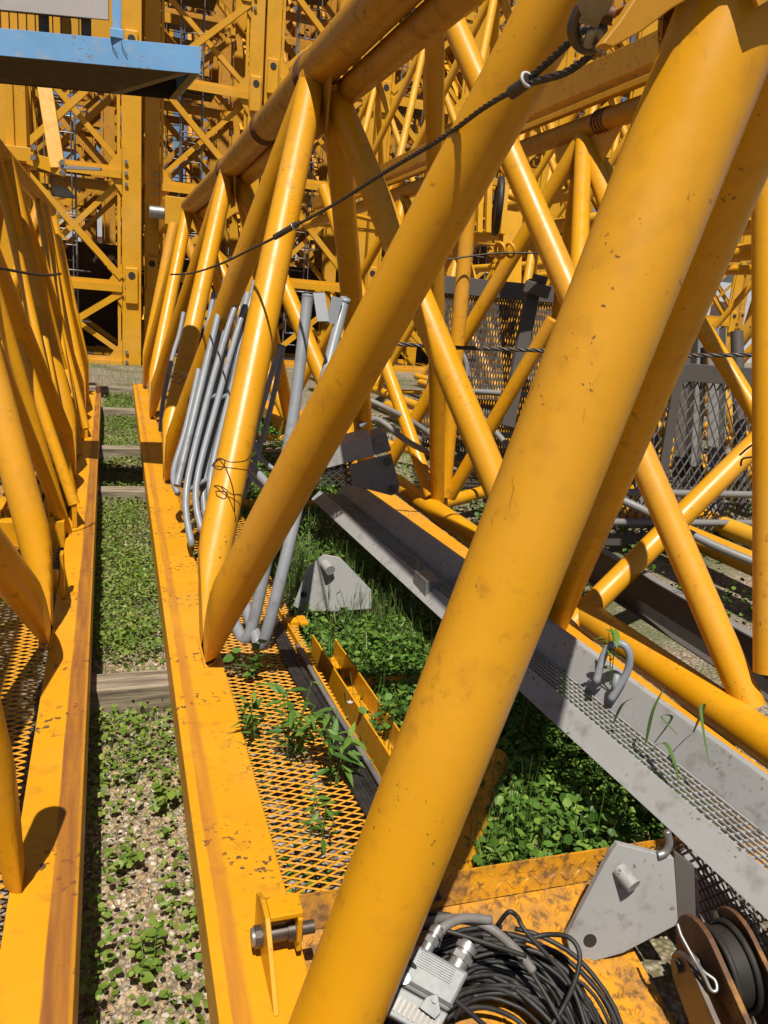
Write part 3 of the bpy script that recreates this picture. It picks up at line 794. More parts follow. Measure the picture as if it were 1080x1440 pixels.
m_ = MB(); m_.box((-22, 46, 0), (45, 54, 6.5)); sh = thing('shed', 'long pale clad shed far behind the yellow masts', 'building', (0, 46, 0))
m_.obj('wall', M['shed'], sh)
m_ = MB(); m_.prism([(-22.5, 45.5, 6.52), (-22.5, 50, 8.0), (-22.5, 54.5, 6.52)], (68, 0, 0)); m_.obj('roof', M['grey'], sh)
for k in range(14):
    m_ = MB(); m_.box((-20 + 4.6 * k, 45.95, 2.6), (-17.8 + 4.6 * k, 45.99, 4.2)); m_.obj('window', M['container'], sh)

# ------------------------------------------------------------------ blue platform resting on the left section
BP = thing('blue_platform', 'sky blue steel platform frame with caged side jutting in at the top left', 'platform', (0.423, 4.550, 2.736))
c0 = Vector((0.423, 4.550, 2.736)); ux = Vector((-0.81, 0.267, 0)).normalized(); uy = Vector((-0.069, 0.65, 0))
Lb = 2.9; hb = 0.127
def bp(a, b, z): return c0 + ux * a + uy * b + Vector((0, 0, z))
m_ = MB()
m_.prism([bp(0, 0, 0), bp(Lb, 0, 0), bp(Lb, 0, hb), bp(0, 0, hb)], uy.normalized() * 0.008); m_.obj('front_channel', M['blue'], BP, 0.001)
m_ = MB(); m_.prism([bp(0, 0.02, 0.001), bp(0, 1, 0.001), bp(0, 1, hb - .001), bp(0, 0.02, hb - .001)], ux * 0.008); m_.obj('end_channel', M['blue'], BP)
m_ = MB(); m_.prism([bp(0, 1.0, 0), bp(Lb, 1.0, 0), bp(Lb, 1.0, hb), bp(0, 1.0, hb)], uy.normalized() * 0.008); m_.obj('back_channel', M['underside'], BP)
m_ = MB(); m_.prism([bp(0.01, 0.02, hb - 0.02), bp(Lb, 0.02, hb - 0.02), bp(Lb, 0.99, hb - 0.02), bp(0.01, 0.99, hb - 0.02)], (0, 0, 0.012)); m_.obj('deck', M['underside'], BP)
m_ = MB()
m_.prism([bp(0.009, 0.02, 0.0), bp(0.05, 0.02, 0.0), bp(0.05, 0.99, 0.0), bp(0.009, 0.99, 0.0)], (0, 0, 0.006))
m_.prism([bp(0.052, 0.02, 0.0), bp(0.105, 0.02, 0.0), bp(0.40, 0.99, 0.0), bp(0.33, 0.99, 0.0)], (0, 0, 0.006))
m_.obj('under_brace', M['grey_dark'], BP)
m_ = MB()
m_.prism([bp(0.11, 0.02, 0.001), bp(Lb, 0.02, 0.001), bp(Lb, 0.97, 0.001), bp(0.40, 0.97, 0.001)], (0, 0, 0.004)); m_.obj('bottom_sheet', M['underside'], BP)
m_ = MB(); m_.beam(bp(0.43, 0.03, hb), bp(0.43, 0.03, 1.0), 0.045, 0.045, (0, 1, 0)); m_.obj('post', M['blue'], BP, 0.003)
m_ = MB(); m_.beam(bp(0.43, 0.03, hb + 0.001), bp(0.43, 0.03, hb + 0.045), 0.065, 0.06, (0, 1, 0)); m_.obj('post_socket', M['blue'], BP, 0.003)
m_ = MB(); m_.beam(bp(0.47, 0.05, hb + 0.20), bp(Lb, 0.05, hb + 0.20), 0.012, 0.22); m_.obj('kick_panel', M['panel_white'], BP, 0.002)
m_ = MB()
for k in range(40): m_.beam(bp(0.62 + 0.045 * k, 0.12, hb), bp(0.62 + 0.045 * k, 0.12, hb + 0.42), 0.006, 0.006, (0, 1, 0))
for z in (0.1, 0.3): m_.beam(bp(0.6, 0.125, hb + z), bp(Lb, 0.125, hb + z), 0.006, 0.006)
m_.obj('mesh_guard', M['grey_dark'], BP)
m_ = MB()
for a in (0.58, 0.80): m_.beam(bp(a, 0.16, hb), bp(a, 0.16, 0.9), 0.05, 0.03, (0, 1, 0))
m_.obj('inner_post', M['grey_dark'], BP)
m_ = MB(); m_.beam(bp(0.84, 0.6, hb), bp(0.84, 0.6, 0.8), 0.02, 0.9, (1, 0, 0)); m_.prism([bp(1.0, 0.3, hb), bp(2.2, 0.3, hb), bp(2.2, 0.3, 0.5), bp(1.25, 0.3, 0.5)], uy * 0.2); m_.obj('yellow_guard', M['yellow_far'], BP)
m_ = MB()
for d in (-0.02, 0.03): m_.sweep([bp(0.43 + d, -0.012, hb - 0.005), bp(0.425 + d, -0.016, hb - 0.04), bp(0.40 + d, -0.014, hb - 0.075)], 0.0018, 6)
m_.obj('tie_wire', M['wire'], BP)

for a_, b_ in ((1.7, 0.1), (1.7, 0.9), (2.8, 0.1), (2.8, 0.9)):
    m_ = MB(); p_ = bp(a_, b_, -0.001); m_.beam(p_, (p_.x, p_.y, 0.12), 0.08, 0.08, (0, 1, 0)); m_.obj('support_leg', M['blue'], BP, 0.004)

# yellow bolted column at the left, behind the jib lacing
YC = thing('bolted_column', 'yellow box column with a bolted flange below the blue platform at left', 'crane part', (-2.2, 9.0, 0))
m_ = MB()
a = Vector((-1.096, 10.891, 3.819)); b = Vector((-1.100, 10.703, 3.136))
m_.box((a.x - 0.12, a.y - 0.1, b.z), (a.x + 0.11, a.y + 0.3, a.z + 0.6)); m_.box((a.x - 0.04, a.y - 0.13, b.z), (a.x - 0.02, a.y - 0.101, a.z + 0.6)); m_.obj('column', M['yellow_far'], YC, 0.006)
m_ = MB(); m_.box((a.x - 0.40, a.y - 0.2, b.z - 0.16), (a.x + 0.16, a.y + 0.5, b.z - 0.002)); m_.box((a.x - 0.4, a.y + 0.05, 0.0), (a.x + 0.1, a.y + 0.3, b.z - 0.162)); m_.obj('flange_block', M['yellow_far'], YC, 0.006)
m_ = MB(); m_.beam((-0.763, 10.557, 3.836), (-0.615, 10.234, 2.867), 0.16, 0.16, (0, 1, 0)); m_.obj('inclined_strut', M['yellow_far'], YC, 0.006)
m_ = MB()
for px in ((-0.873, 10.276, 3.079), (-0.881, 10.249, 2.969), (-0.563, 10.012, 2.927), (-0.564, 9.983, 2.819)):
    p = Vector(px); m_.tube(p, p + Vector((0.01, -0.06, 0)), 0.03, 8); m_.tube(p, p + Vector((0, 0.14, 0)), 0.014, 8)
m_.obj('bolt', M['steel'], YC)
m_ = MB(); m_.beam((-0.938, 10.382, 2.981), (-0.535, 10.150, 2.867), 0.04, 0.14, (0, 0, 1)); m_.obj('clamp_bar', M['yellow_far'], YC, 0.004)
m_ = MB(); m_.beam((-0.586, 10.007, 2.879), (-0.150, 9.854, 2.893), 0.05, 0.03, (0, 0, 1)); m_.obj('grey_rail', M['grey_tube'], YC)
m_ = MB(); m_.tube((0.60 + 0.0, 15.9, 3.05), (0.86, 15.9, 3.05), 0.11, 20); 
ROLL = thing('steel_roller', 'short bright steel pin on the yellow bracket right of the first mast', 'steel pin', (0.7, 15.9, 3.05))
m_.obj('pin', M['steel'], ROLL)
m_ = MB(); m_.box((0.87, 15.75, 2.85), (1.25, 18.3, 3.35)); m_.obj('bracket', M['yellow_far'], ROLL, 0.01)

# trolley sheave seen through the tubes
TS = thing('trolley_sheave', 'black pulley wheel between yellow plates seen through the tubes at upper centre', 'pulley', (0, 0, 0))
for px in ((676, 8.0), (684, 7.95), (692, 7.9), (708, 7.9)):
    pass
for a, b in (((3.596, 7.870, 2.985), (3.579, 7.738, 2.484)), ((3.634, 7.744, 2.975), (3.617, 7.613, 2.480)), ((3.793, 7.683, 2.960), (3.755, 7.563, 2.478))):
    m_ = MB(); m_.beam(a, b, 0.055, 0.05, (0, 1, 0)); m_.obj('cheek_plate', M['yellow_far'], TS, 0.004)
m_ = MB(); c_ = Vector((3.763, 7.751, 2.771)); m_.ring(c_, (0.93, -0.36, 0), 0.26, 0.035, 28, 10); m_.tube(c_ - Vector((0.0186, -0.0072, 0)), c_ + Vector((0.0186, -0.0072, 0)), 0.25, 24); m_.obj('sheave', M['rubber'], TS)
m_ = MB(); m_.beam((3.485, 7.924, 3.032), (3.924, 7.639, 2.972), 0.05, 0.07, (0, 0, 1)); m_.obj('head_beam', M['yellow_far'], TS, 0.004)
m_ = MB(); m_.beam((3.937, 7.785, 2.724), (3.917, 7.551, 1.855), 0.22, 0.12, (0, 1, 0)); m_.obj('hanger', M['yellow_far'], TS, 0.004)

# ------------------------------------------------------------------ grey catwalk channel on the right
GC = thing('catwalk_channel', 'long grey steel catwalk with mesh tread lying across the middle to the lower right', 'catwalk', (1.3, 1.0, 0.45), 'grey catwalk sections')
def cw(y): return 1.345 - 0.040 * (y - 1.0)
ys = (0.55, 4.55)
def strip(m_, x0, x1, z0, z1):
    vv = []
    for y in ys:
        vv += [(cw(y) + x0, y, z0), (cw(y) + x1, y, z0), (cw(y) + x1, y, z1), (cw(y) + x0, y, z1)]
    m_.add(vv, [(3, 2, 1, 0), (4, 5, 6, 7), (0, 1, 5, 4), (1, 2, 6, 5), (2, 3, 7, 6), (3, 0, 4, 7)])
m_ = MB(); m_.prism([(cw(ys[0]) - 0.053, ys[0], 0.450), (cw(ys[1]) - 0.053, ys[1], 0.450), (cw(ys[1]), ys[1], 0.508), (cw(ys[0]), ys[0], 0.508)], (0.004, 0, -0.004)); m_.prism([(cw(ys[0]) - 0.051, ys[0], 0.448), (cw(ys[1]) - 0.051, ys[1], 0.448), (cw(ys[1]) - 0.026, ys[1], 0.438), (cw(ys[0]) - 0.026, ys[0], 0.438)], (0.004, 0, 0)); m_.obj('outer_flange', M['grey_lit'], GC, 0.0015)
m_ = MB(); m_.prism([(cw(ys[0]) + 0.118, ys[0], 0.49), (cw(ys[1]) + 0.118, ys[1], 0.49), (cw(ys[1]) + 0.165, ys[1], 0.59), (cw(ys[0]) + 0.165, ys[0], 0.59)], (0.005, 0, -0.002)); m_.prism([(cw(ys[0]) + 0.166, ys[0], 0.588), (cw(ys[1]) + 0.166, ys[1], 0.588), (cw(ys[1]) + 0.19, ys[1], 0.588), (cw(ys[0]) + 0.19, ys[0], 0.588)], (0, 0, 0.004)); m_.obj('back_flange', M['grey_lit'], GC, 0.0015)
m_ = MB()
n = 150
for k in range(n):
    y = 0.56 + k * (3.95 / n)
    m_.beam((cw(y) + 0.001, y, 0.494), (cw(y) + 0.117, y, 0.494), 0.0055, 0.006)
for k in range(7):
    a_ = 0.008 + 0.0168 * k
    m_.beam((cw(0.56) + a_, 0.56, 0.499), (cw(4.5) + a_, 4.5, 0.499), 0.0045, 0.006)
m_.obj('mesh_tread', M['grey_lit'], GC)
m_ = MB(); m_.box((cw(2.9) - 0.035, 2.82, 0.465), (cw(2.9) + 0.03, 2.97, 0.535)); m_.box((cw(2.9) - 0.01, 2.971, 0.50), (cw(2.9) - 0.004, 3.01, 0.57)); m_.obj('latch_block', M['grey'], GC, 0.002)
# hanging bracket at the near end
def bracket(parent, pts, ex, pinp, pind, hole=None):
    m_ = MB(); m_.prism(pts, ex); br = m_.obj('bracket_plate', M['grey_lit'], parent, 0.002)
    m_ = MB(); p = Vector(pinp); d = Vector(pind)
    m_.tube(p - d * 0.1, p + d, d.length * 0.42, 20); m_.obj('bracket_pin', M['grey_lit'], br, 0.002)
    if hole:
        m_ = MB(); h = Vector(hole); nd_ = -Vector(ex).normalized()
        m_.tube(h + nd_ * 0.001, h + nd_ * 0.0025, 0.015, 18); m_.obj('bracket_hole', M['underside'], br)
    return br
bracket(GC, [(0.951, 1.191, 0.297), (1.027, 1.202, 0.463), (1.045, 1.204, 0.496), (1.056, 1.204, 0.514), (1.159, 1.166, 0.494), (1.179, 1.159, 0.490), (1.193, 1.122, 0.341), (1.074, 1.145, 0.267), (1.012, 1.160, 0.245), (0.963, 1.177, 0.250)],
        (0.006, 0.0186, -0.004), (1.063, 1.189, 0.455), (0.010, -0.040, -0.012), (1.002, 1.174, 0.293))
m_ = MB(); e_ = Vector((0.004, 0.010, -0.002)); m_.prism([Vector((1.182, 1.160, 0.501)) + e_, Vector((1.228, 1.139, 0.469)) + e_, Vector((1.237, 1.107, 0.335)) + e_, Vector((1.195, 1.121, 0.337)) + e_], (0.004, 0.012, -0.002)); m_.obj('bracket_post', M['grey_dark'], GC, 0.002)
m_ = MB(); m_.sweep([(1.161, 1.178, 0.551), (1.167, 1.170, 0.525), (1.160, 1.168, 0.503), (1.143, 1.171, 0.494)], 0.009, 8); m_.obj('weld_bead', M['steel'], GC)
m_ = MB()
o_ = Vector((1.364, 1.275, 0.389)); e1 = Vector((1.403, 1.067, 0.364)) - Vector((1.364, 1.275, 0.389)); e2 = Vector((1.307, 1.165, 0.276)) - o_
grating(m_, o_, e1 / 9, e2 / 7, 9, 8, 0.004, 0.003); m_.obj('end_mesh', M['steel_dark'], GC)
m_ = MB(); m_.prism([o_ + Vector((0.02, 0.10, -0.02)), o_ + e1 * 1.2 + Vector((0.02, 0.10, -0.02)), o_ + e1 * 1.2 + e2 + Vector((0.02, 0.10, -0.02)), o_ + e2 + Vector((0.02, 0.10, -0.02))], (0.0, 0.006, 0)); m_.obj('end_panel', M['grey_lit'], GC)
# far bracket of the same catwalk
bracket(GC, [(0.766, 3.256, 0.273), (0.828, 3.276, 0.445), (0.900, 3.271, 0.514), (0.973, 3.250, 0.505), (1.061, 3.208, 0.419), (1.116, 3.182, 0.363), (1.117, 3.163, 0.278), (0.950, 3.203, 0.257), (0.807, 3.240, 0.252)], (0.007, 0.028, -0.006), (0.907, 3.260, 0.469), (0.012, -0.055, -0.01), (0.813, 3.255, 0.327))
GC2 = thing('catwalk_piece', 'short grey catwalk end with a bolted side plate behind the big tube', 'catwalk', (1.2, 4.0, 0.6), 'grey catwalk sections')
m_ = MB(); m_.prism([(1.007, 3.986, 0.746), (1.087, 3.989, 0.881), (1.316, 3.947, 0.953), (1.330, 3.929, 0.854)], (0.06, 0.30, 0.0)); m_.obj('catwalk_end', M['grey_lit'], GC2, 0.004)
m_ = MB(); m_.prism([(1.191, 3.951, 0.792), (1.422, 3.910, 0.871), (1.474, 3.872, 0.700), (1.467, 3.866, 0.657), (1.429, 3.873, 0.643), (1.224, 3.927, 0.686)], (0.004, 0.016, 0.0)); sp_ = m_.obj('side_plate', M['grey'], GC2, 0.003)
for q in ((1.404, 3.908, 0.828), (1.436, 3.878, 0.682)):
    m_ = MB(); m_.tube(Vector(q) + Vector((0, 0.01, 0)), Vector(q) + Vector((-0.01, -0.03, 0)), 0.020, 12); m_.obj('bolt', M['grey_dark'], sp_)
m_ = MB(); m_.prism([(1.316, 3.949, 0.960), (1.391, 3.936, 0.988), (1.421, 3.913, 0.887), (1.334, 3.928, 0.858)], (0.05, 0.2, 0.0)); m_.prism([Vector((1.328, 3.943, 0.942)) + Vector((-.003, -.012, 0)), Vector((1.381, 3.934, 0.961)) + Vector((-.003, -.012, 0)), Vector((1.389, 3.927, 0.931)) + Vector((-.003, -.012, 0)), Vector((1.336, 3.936, 0.912)) + Vector((-.003, -.012, 0))], (0.002, 0.01, 0)); m_.obj('clip', M['grey'], GC2, 0.003)
m_ = MB(); o_ = Vector((1.009, 3.972, 0.662)) + Vector((0, 0.02, 0)); u_ = (Vector((1.224, 3.926, 0.682)) - Vector((1.009, 3.972, 0.662))) / 5; v_ = (Vector((1.013, 3.993, 0.800)) - Vector((1.009, 3.972, 0.662))) / 4
grating(m_, o_, u_, v_, 5, 4, 0.008, 0.004); m_.obj('mesh_floor', M['underside'], GC2)
m_ = MB(); m_.prism([Vector((1.009, 3.970, 0.646)) + Vector((0.05, 0.35, 0)), Vector((1.236, 3.921, 0.667)) + Vector((0.05, 0.35, 0)), Vector((1.232, 3.945, 0.813)) + Vector((0.05, 0.35, 0)), Vector((1.006, 3.993, 0.792)) + Vector((0.05, 0.35, 0))], (0, 0.006, 0)); m_.obj('back_sheet', M['grey_lit'], GC2)
GC3 = thing('catwalk_plank', 'dark grey channel lying behind the crossing tubes at right', 'catwalk', (2.6, 2.6, 0.3), 'grey catwalk sections')
m_ = MB(); m_.beam((2.42, 3.6, 0.40), (2.42, 0.9, 0.36), 0.008, 0.20); m_.beam((2.40, 3.6, 0.31), (2.40, 0.9, 0.27), 0.05, 0.008); m_.obj('channel', M['grey_dark'], GC3, 0.002)
m_ = MB(); m_.beam((2.42, 3.6, 0.504), (2.42, 0.9, 0.464), 0.05, 0.006); m_.obj('channel_lip', M['grey'], GC3)

# tall grey mesh panels standing among the sections
def mesh_panel(label, o, ux_, uz_, nu, nv, lw, sw, mats=('grey_dark', 'grey_dark'), posts=(0.0, 0.5, 1.0), rails=(0.33,), top=0.12):
    t_ = thing('mesh_panel', label, 'mesh panel', o, 'grey mesh panels stacked on edge')
    o = Vector(o); U = Vector(ux_); W = Vector(uz_); n_ = U.cross(W).normalized()
    m_ = MB(); grating(m_, o, U / nu, W / nv, nu, nv, lw, sw); m_.obj('mesh', M[mats[1]], t_)
    m_ = MB(); m_.beam(o + W, o + W + U, 0.06, top, tuple(W)); m_.obj('top_beam', M[mats[0]], t_, 0.004)
    m_ = MB(); m_.beam(o, o + U, 0.06, 0.08, tuple(W)); m_.obj('bottom_beam', M[mats[0]], t_, 0.004)
    for p in posts:
        m_ = MB(); m_.beam(o + U * p + n_ * 0.035, o + U * p + W * 0.985 + n_ * 0.035, 0.07, 0.02, tuple(n_)); m_.obj('post', M[mats[0]], t_, 0.002)
    for r_ in rails:
        m_ = MB(); m_.tube(o + W * r_ + n_ * 0.07, o + W * r_ + U + n_ * 0.07, 0.025, 10); m_.obj('rail', M['grey'], t_)
    return t_
mesh_panel('tall dark grey expanded mesh panel standing at the right edge behind the crossing tubes', (2.75, 4.35, 0.22), (1.9, -0.12, 0), (0.0, 0.02, 1.17), 30, 10, 0.011, 0.005, posts=(0.12, 0.42, 0.9), rails=(0.30, 0.12))
mesh_panel('fine grey mesh panel leaning upright behind the tubes at centre', (2.456, 6.040, 0.453), (1.25, -0.15, 0), (0.05, 0.1, 1.42), 52, 12, 0.011, 0.005, posts=(), rails=(0.4, 0.15), top=0.14)
MP = thing('grey_post', 'dark grey slanted steel post with a clamp head right of the fine mesh panel', 'post', (3, 6, 0))
m_ = MB(); m_.beam((2.880, 5.333, 0.830), (3.091, 5.567, 1.945), 0.11, 0.05, (0, 1, 0)); m_.obj('shaft', M['grey_dark'], MP, 0.004)
m_ = MB(); m_.beam((2.967, 5.488, 1.897), (3.143, 5.414, 1.859), 0.10, 0.09, (0, 0, 1)); m_.beam((3.045, 5.532, 1.957), (3.149, 5.488, 1.934), 0.06, 0.08, (0, 0, 1)); m_.obj('clamp_head', M['grey_dark'], MP, 0.004)

# ------------------------------------------------------------------ loose handrail frames
RG = 'grey handrail frames leaning inside the jib section'
def handrail(label, runs, r, mat='grey_tube'):
    t_ = thing('handrail', label, 'handrail', runs[0][0], RG)
    for k, pts in enumerate(runs):
        m_ = MB(); m_.sweep(pts, r if k < 2 else r * 0.8, 12, sub=5); m_.obj('rail_tube' if k < 2 else 'cross_rail', M[mat], t_)
    return t_
handrail('grey handrail leaning nearest the camera, its bent feet on the yellow grating', [
    [(0.423, 2.920, 0.425), (0.444, 2.809, 0.370), (0.463, 2.733, 0.358), (0.495, 2.736, 0.449), (0.569, 2.815, 0.789), (0.650, 2.940, 1.186), (0.712, 3.085, 1.591), (0.720, 3.102, 1.663)],
    [(0.478, 2.854, 0.455), (0.495, 2.720, 0.391), (0.514, 2.653, 0.373), (0.560, 2.665, 0.556), (0.653, 2.795, 0.865), (0.776, 3.026, 1.263), (0.901, 3.239, 1.601), (0.918, 3.250, 1.661)],
    [(0.541, 3.239, 0.936), (0.607, 3.034, 0.876), (0.656, 2.845, 0.852)]], 0.023)
for q0, q1, l_ in (((0.753, 3.059, 1.671), (0.763, 3.004, 1.565), 'bent grey sheet clip at the left top end of the nearest handrail'), ((0.870, 3.212, 1.663), (0.847, 3.191, 1.555), 'bent grey sheet clip at the right top end of the nearest handrail')):
    m_ = MB(); m_.beam(q0, q1, 0.045, 0.004, (0, 1, 0)); m_.beam(q0, q1, 0.004, 0.03, (0, 1, 0), off=(0.024, 0.017))
    tag(m_.obj('handrail_clip', M['grey_tube']), l_, 'clip', 'clips on the nearest handrail')
bund = [((268, 765), (262, 690), (292, 560), (318, 470), (335, 415)), ((280, 745), (274, 680), (306, 560), (328, 480), (344, 425)),
        ((292, 720), (290, 670), (318, 560), (338, 490), (352, 440)), ((246, 690), (244, 660), (262, 600), (285, 490), (300, 410)),
        ((225, 605), (230, 560), (243, 500), (252, 470), (258, 440))]
labs = ('grey handrail frame leaning in the bundle, closest to the left beam edge', 'grey handrail frame second in the leaning bundle behind the shiny yellow tube',
        'grey handrail frame third in the leaning bundle, right beside the shiny yellow tube', 'darker grey handrail frame at the back left of the leaning bundle', 'grey handrail frame farthest back, tied to the rear yellow tubes')
B1 = [[(0.343, 3.667, 0.440), (0.327, 3.848, 0.674), (0.459, 4.192, 1.098), (0.581, 4.459, 1.426), (0.662, 4.597, 1.631)],
      [(0.395, 3.719, 0.496), (0.379, 3.889, 0.694), (0.519, 4.225, 1.096), (0.630, 4.486, 1.388), (0.708, 4.623, 1.587)],
      [(0.460, 3.823, 0.562), (0.454, 3.926, 0.723), (0.580, 4.258, 1.094), (0.683, 4.511, 1.350), (0.751, 4.647, 1.529)],
      [(0.313, 4.208, 0.569), (0.298, 4.348, 0.657), (0.380, 4.546, 0.884), (0.503, 4.895, 1.312), (0.591, 5.176, 1.645)],
      [(0.302, 5.772, 0.647), (0.329, 5.932, 0.865), (0.410, 6.205, 1.160), (0.465, 6.339, 1.317), (0.506, 6.478, 1.478)]]
for d_, l_ in (((0.055, 0.03, 0.0), 'straight grey tube lying in the handrail bundle just right of the front frame'), ((0.10, 0.10, 0.06), 'straight grey tube in the middle of the handrail bundle'), ((0.03, 0.16, 0.10), 'straight grey tube at the back of the handrail bundle'), ((-0.03, 0.12, 0.03), 'straight grey tube on the left of the handrail bundle'), ((0.13, 0.05, -0.04), 'straight grey tube in the handrail bundle touching the shiny yellow tube'), ((-0.06, 0.02, 0.02), 'straight grey tube outermost on the left of the handrail bundle'), ((0.075, 0.20, 0.0), 'straight grey tube showing behind the others in the handrail bundle'), ((0.0, 0.0, 0.0), 'straight grey tube lying in front of the handrail bundle'), ((-0.02, 0.30, 0.06), 'straight grey tube farthest back in the handrail bundle')):
    p, q = Vector((0.350, 3.943, 0.651)) + Vector(d_), Vector((0.673, 4.710, 1.655)) + Vector(d_) * 1.2
    m_ = MB(); m_.tube(p, q, 0.019, 12); tag(m_.obj('handrail_tube', M['grey_tube']), l_, 'tube', 'loose grey tubes in the handrail bundle')
for l_, pts in zip(labs, B1):
    p2 = [Vector(p) + Vector((0.10, 0.14, 0.01)) for p in pts]
    mid = [Vector(pts[2]), (Vector(pts[2]) + p2[2]) / 2, p2[2]]
    mid2 = [Vector(pts[1]), (Vector(pts[1]) + p2[1]) / 2, p2[1]]
    handrail(l_, [pts, p2, mid, mid2], 0.017)
handrail('thin grey flat-bar handrail standing between the shiny tube and the near handrail', [
    [(0.499, 3.391, 0.638), (0.576, 3.500, 0.930), (0.674, 3.608, 1.250), (0.726, 3.640, 1.434)], [(0.550, 3.456, 0.738), (0.622, 3.536, 0.924), (0.702, 3.633, 1.181), (0.749, 3.685, 1.426)],
    [(0.545, 3.497, 0.880), (0.634, 3.333, 0.802), (0.718, 3.194, 0.805)], [(0.569, 3.598, 1.080), (0.614, 3.435, 0.944), (0.665, 3.349, 0.897)]], 0.013)
# rails lying in a heap behind the small catwalk piece
for i, (l_, pts) in enumerate((
        ('grey bent rail lying in the heap below the fine mesh panel, upper one', [(1.705, 5.364, 0.998), (1.866, 5.289, 0.937), (2.123, 5.273, 0.817), (2.412, 5.223, 0.617)]),
        ('grey bent rail lying in the heap below the fine mesh panel, lower one', [(1.550, 4.940, 0.854), (1.696, 5.009, 0.897), (1.903, 4.897, 0.763), (2.114, 4.907, 0.675)]),
        ('curved grey rail hoop standing against the fine mesh panel', [(2.582, 5.735, 1.101), (2.647, 5.706, 1.079), (2.675, 5.735, 1.220), (2.638, 5.781, 1.338), (2.562, 5.819, 1.376)]),
        ('grey rail with a cut end lying near the foot of the slanted post', [(2.381, 5.136, 1.056), (2.529, 4.926, 0.886), (2.600, 4.759, 0.775)]),
        ('long grey tube rail lying at right behind the dark channel', [(2.350, 3.435, 0.822), (2.572, 3.222, 0.741), (2.847, 2.979, 0.618), (3.056, 2.775, 0.550)]))):
    m_ = MB(); m_.sweep(pts, 0.022, 10); o = m_.obj('grey_rail', M['grey'])
    tag(o, l_, 'rail', 'loose grey rails in the heap')
# upright tubes behind the big mesh panel
for i, (x, w, tp) in enumerate(((968, 0.10, 462), (985, 0.07, 459), (1002, 0.10, 460), (1034, 0.09, 465), (948, 0.08, 476))):
    m_ = MB()
    a = Vector(Zs) if False else None
    pass
UP = [((4.072, 4.920, 1.682), (3.982, 4.580, 0.339), 'dark', 0.05), ((4.240, 4.977, 1.707), (4.154, 4.624, 0.325), 'pale', 0.035), ((4.265, 4.856, 1.698), (4.246, 4.491, 0.361), 'angle', 0.05), ((4.351, 4.713, 1.690), (4.382, 4.343, 0.401), 'round', 0.045), ((4.107, 5.108, 1.610), (4.278, 4.714, 0.415), 'lean', 0.045)]
ulab = ('dark grey upright channel behind the big mesh panel, second from left', 'pale grey upright channel in the middle behind the big mesh panel', 'grey upright angle with a sunlit edge behind the big mesh panel', 'round weathered grey tube upright rightmost behind the big mesh panel', 'grey upright leaning leftmost behind the big mesh panel')
for (a, b, k, w), l_ in zip(UP, ulab):
    m_ = MB()
    if k == 'round': m_.tube(a, b, w, 14)
    else:
        m_.beam(a, b, w * 2, 0.008, (0, 1, 0)); m_.beam(a, b, 0.008, w * 1.4, (0, 1, 0), off=(w, -w * .7))
    o = m_.obj('grey_upright', M['grey'] if k in ('pale', 'angle') else M['grey_dark'])
    tag(o, l_, 'steel section', 'grey uprights behind the big mesh panel')
for i in range(6):
    a = Vector((3.3 + 0.17 * i, 4.75 + 0.05 * i, 0.2)); b = a + Vector((-0.30 + 0.09 * (i % 3), 0.15, 1.05))
    m_ = MB(); m_.beam(a, b, 0.07, 0.02, (0, 1, 0)); o = m_.obj('flat_bar', M['grey_dark'] if i % 2 else M['grey'])
    tag(o, 'grey flat bar leaning behind the big mesh panel, ' + ('first', 'second', 'third', 'fourth', 'fifth', 'sixth')[i] + ' from the left', 'flat bar', 'flat bars behind the mesh panel')

# ------------------------------------------------------------------ wire ropes and tie wires
def rope_mesh(pts, r, sub=10):
    P = spline([Vector(p) for p in pts], sub)
    # resample evenly, then twist six strands round the line
    m_ = MB()
    out = [P[0]]
    for p in P[1:]:
        d = (p - out[-1]).length; k = max(1, int(d / (r * 1.6)))
        b = out[-1].copy()
        for j in range(1, k + 1): out.append(b.lerp(p, j / k))
    n = 6; vv = []; up = Vector((0.1, 0.3, 0.95)); a = None; ang_ = 0
    for i, p in enumerate(out):
        T = (out[min(i + 1, len(out) - 1)] - out[max(i - 1, 0)]).normalized()
        a = T.cross(up).normalized() if a is None else (a - T * a.dot(T)).normalized()
        b = T.cross(a)
        ang_ += 0.42
        for k in range(12):
            q = 2 * PI * k / 12
            rr = r * (1.0 + (0.16 if k % 2 else -0.14))
            vv.append(p + a * (rr * math.cos(q + ang_)) + b * (rr * math.sin(q + ang_)))
    m = len(out)
    m_.add(vv, [(i * 12 + k, i * 12 + (k + 1) % 12, (i + 1) * 12 + (k + 1) % 12, (i + 1) * 12 + k) for i in range(m - 1) for k in range(12)], False)
    return m_
R1 = thing('wire_rope', 'twisted steel wire rope with a ferruled eye running from the shackle across the tubes', 'wire rope', (0.6, 1.2, 2.0))
m_ = rope_mesh([(0.667, 1.363, 2.020), (0.671, 1.493, 2.017), (0.674, 1.706, 1.998), (0.661, 2.055, 1.971), (0.646, 2.489, 1.933), (0.625, 2.949, 1.900)], 0.0048); m_.obj('rope', M['rope'], R1)
m_ = rope_mesh([(0.556, 3.004, 1.852), (0.524, 3.381, 1.822), (0.476, 3.936, 1.778), (0.412, 4.718, 1.743), (0.337, 5.403, 1.739)], 0.0048); m_.obj('rope', M['rope'], R1)
m_ = rope_mesh([(0.676, 1.330, 2.031), (0.682, 1.277, 2.046), (0.682, 1.215, 2.059), (0.684, 1.184, 2.067), (0.681, 1.151, 2.064), (0.685, 1.135, 2.052), (0.687, 1.141, 2.037), (0.688, 1.171, 2.025), (0.682, 1.225, 2.017), (0.678, 1.328, 2.026)], 0.0056); m_.obj('eye_loop', M['rope'], R1)
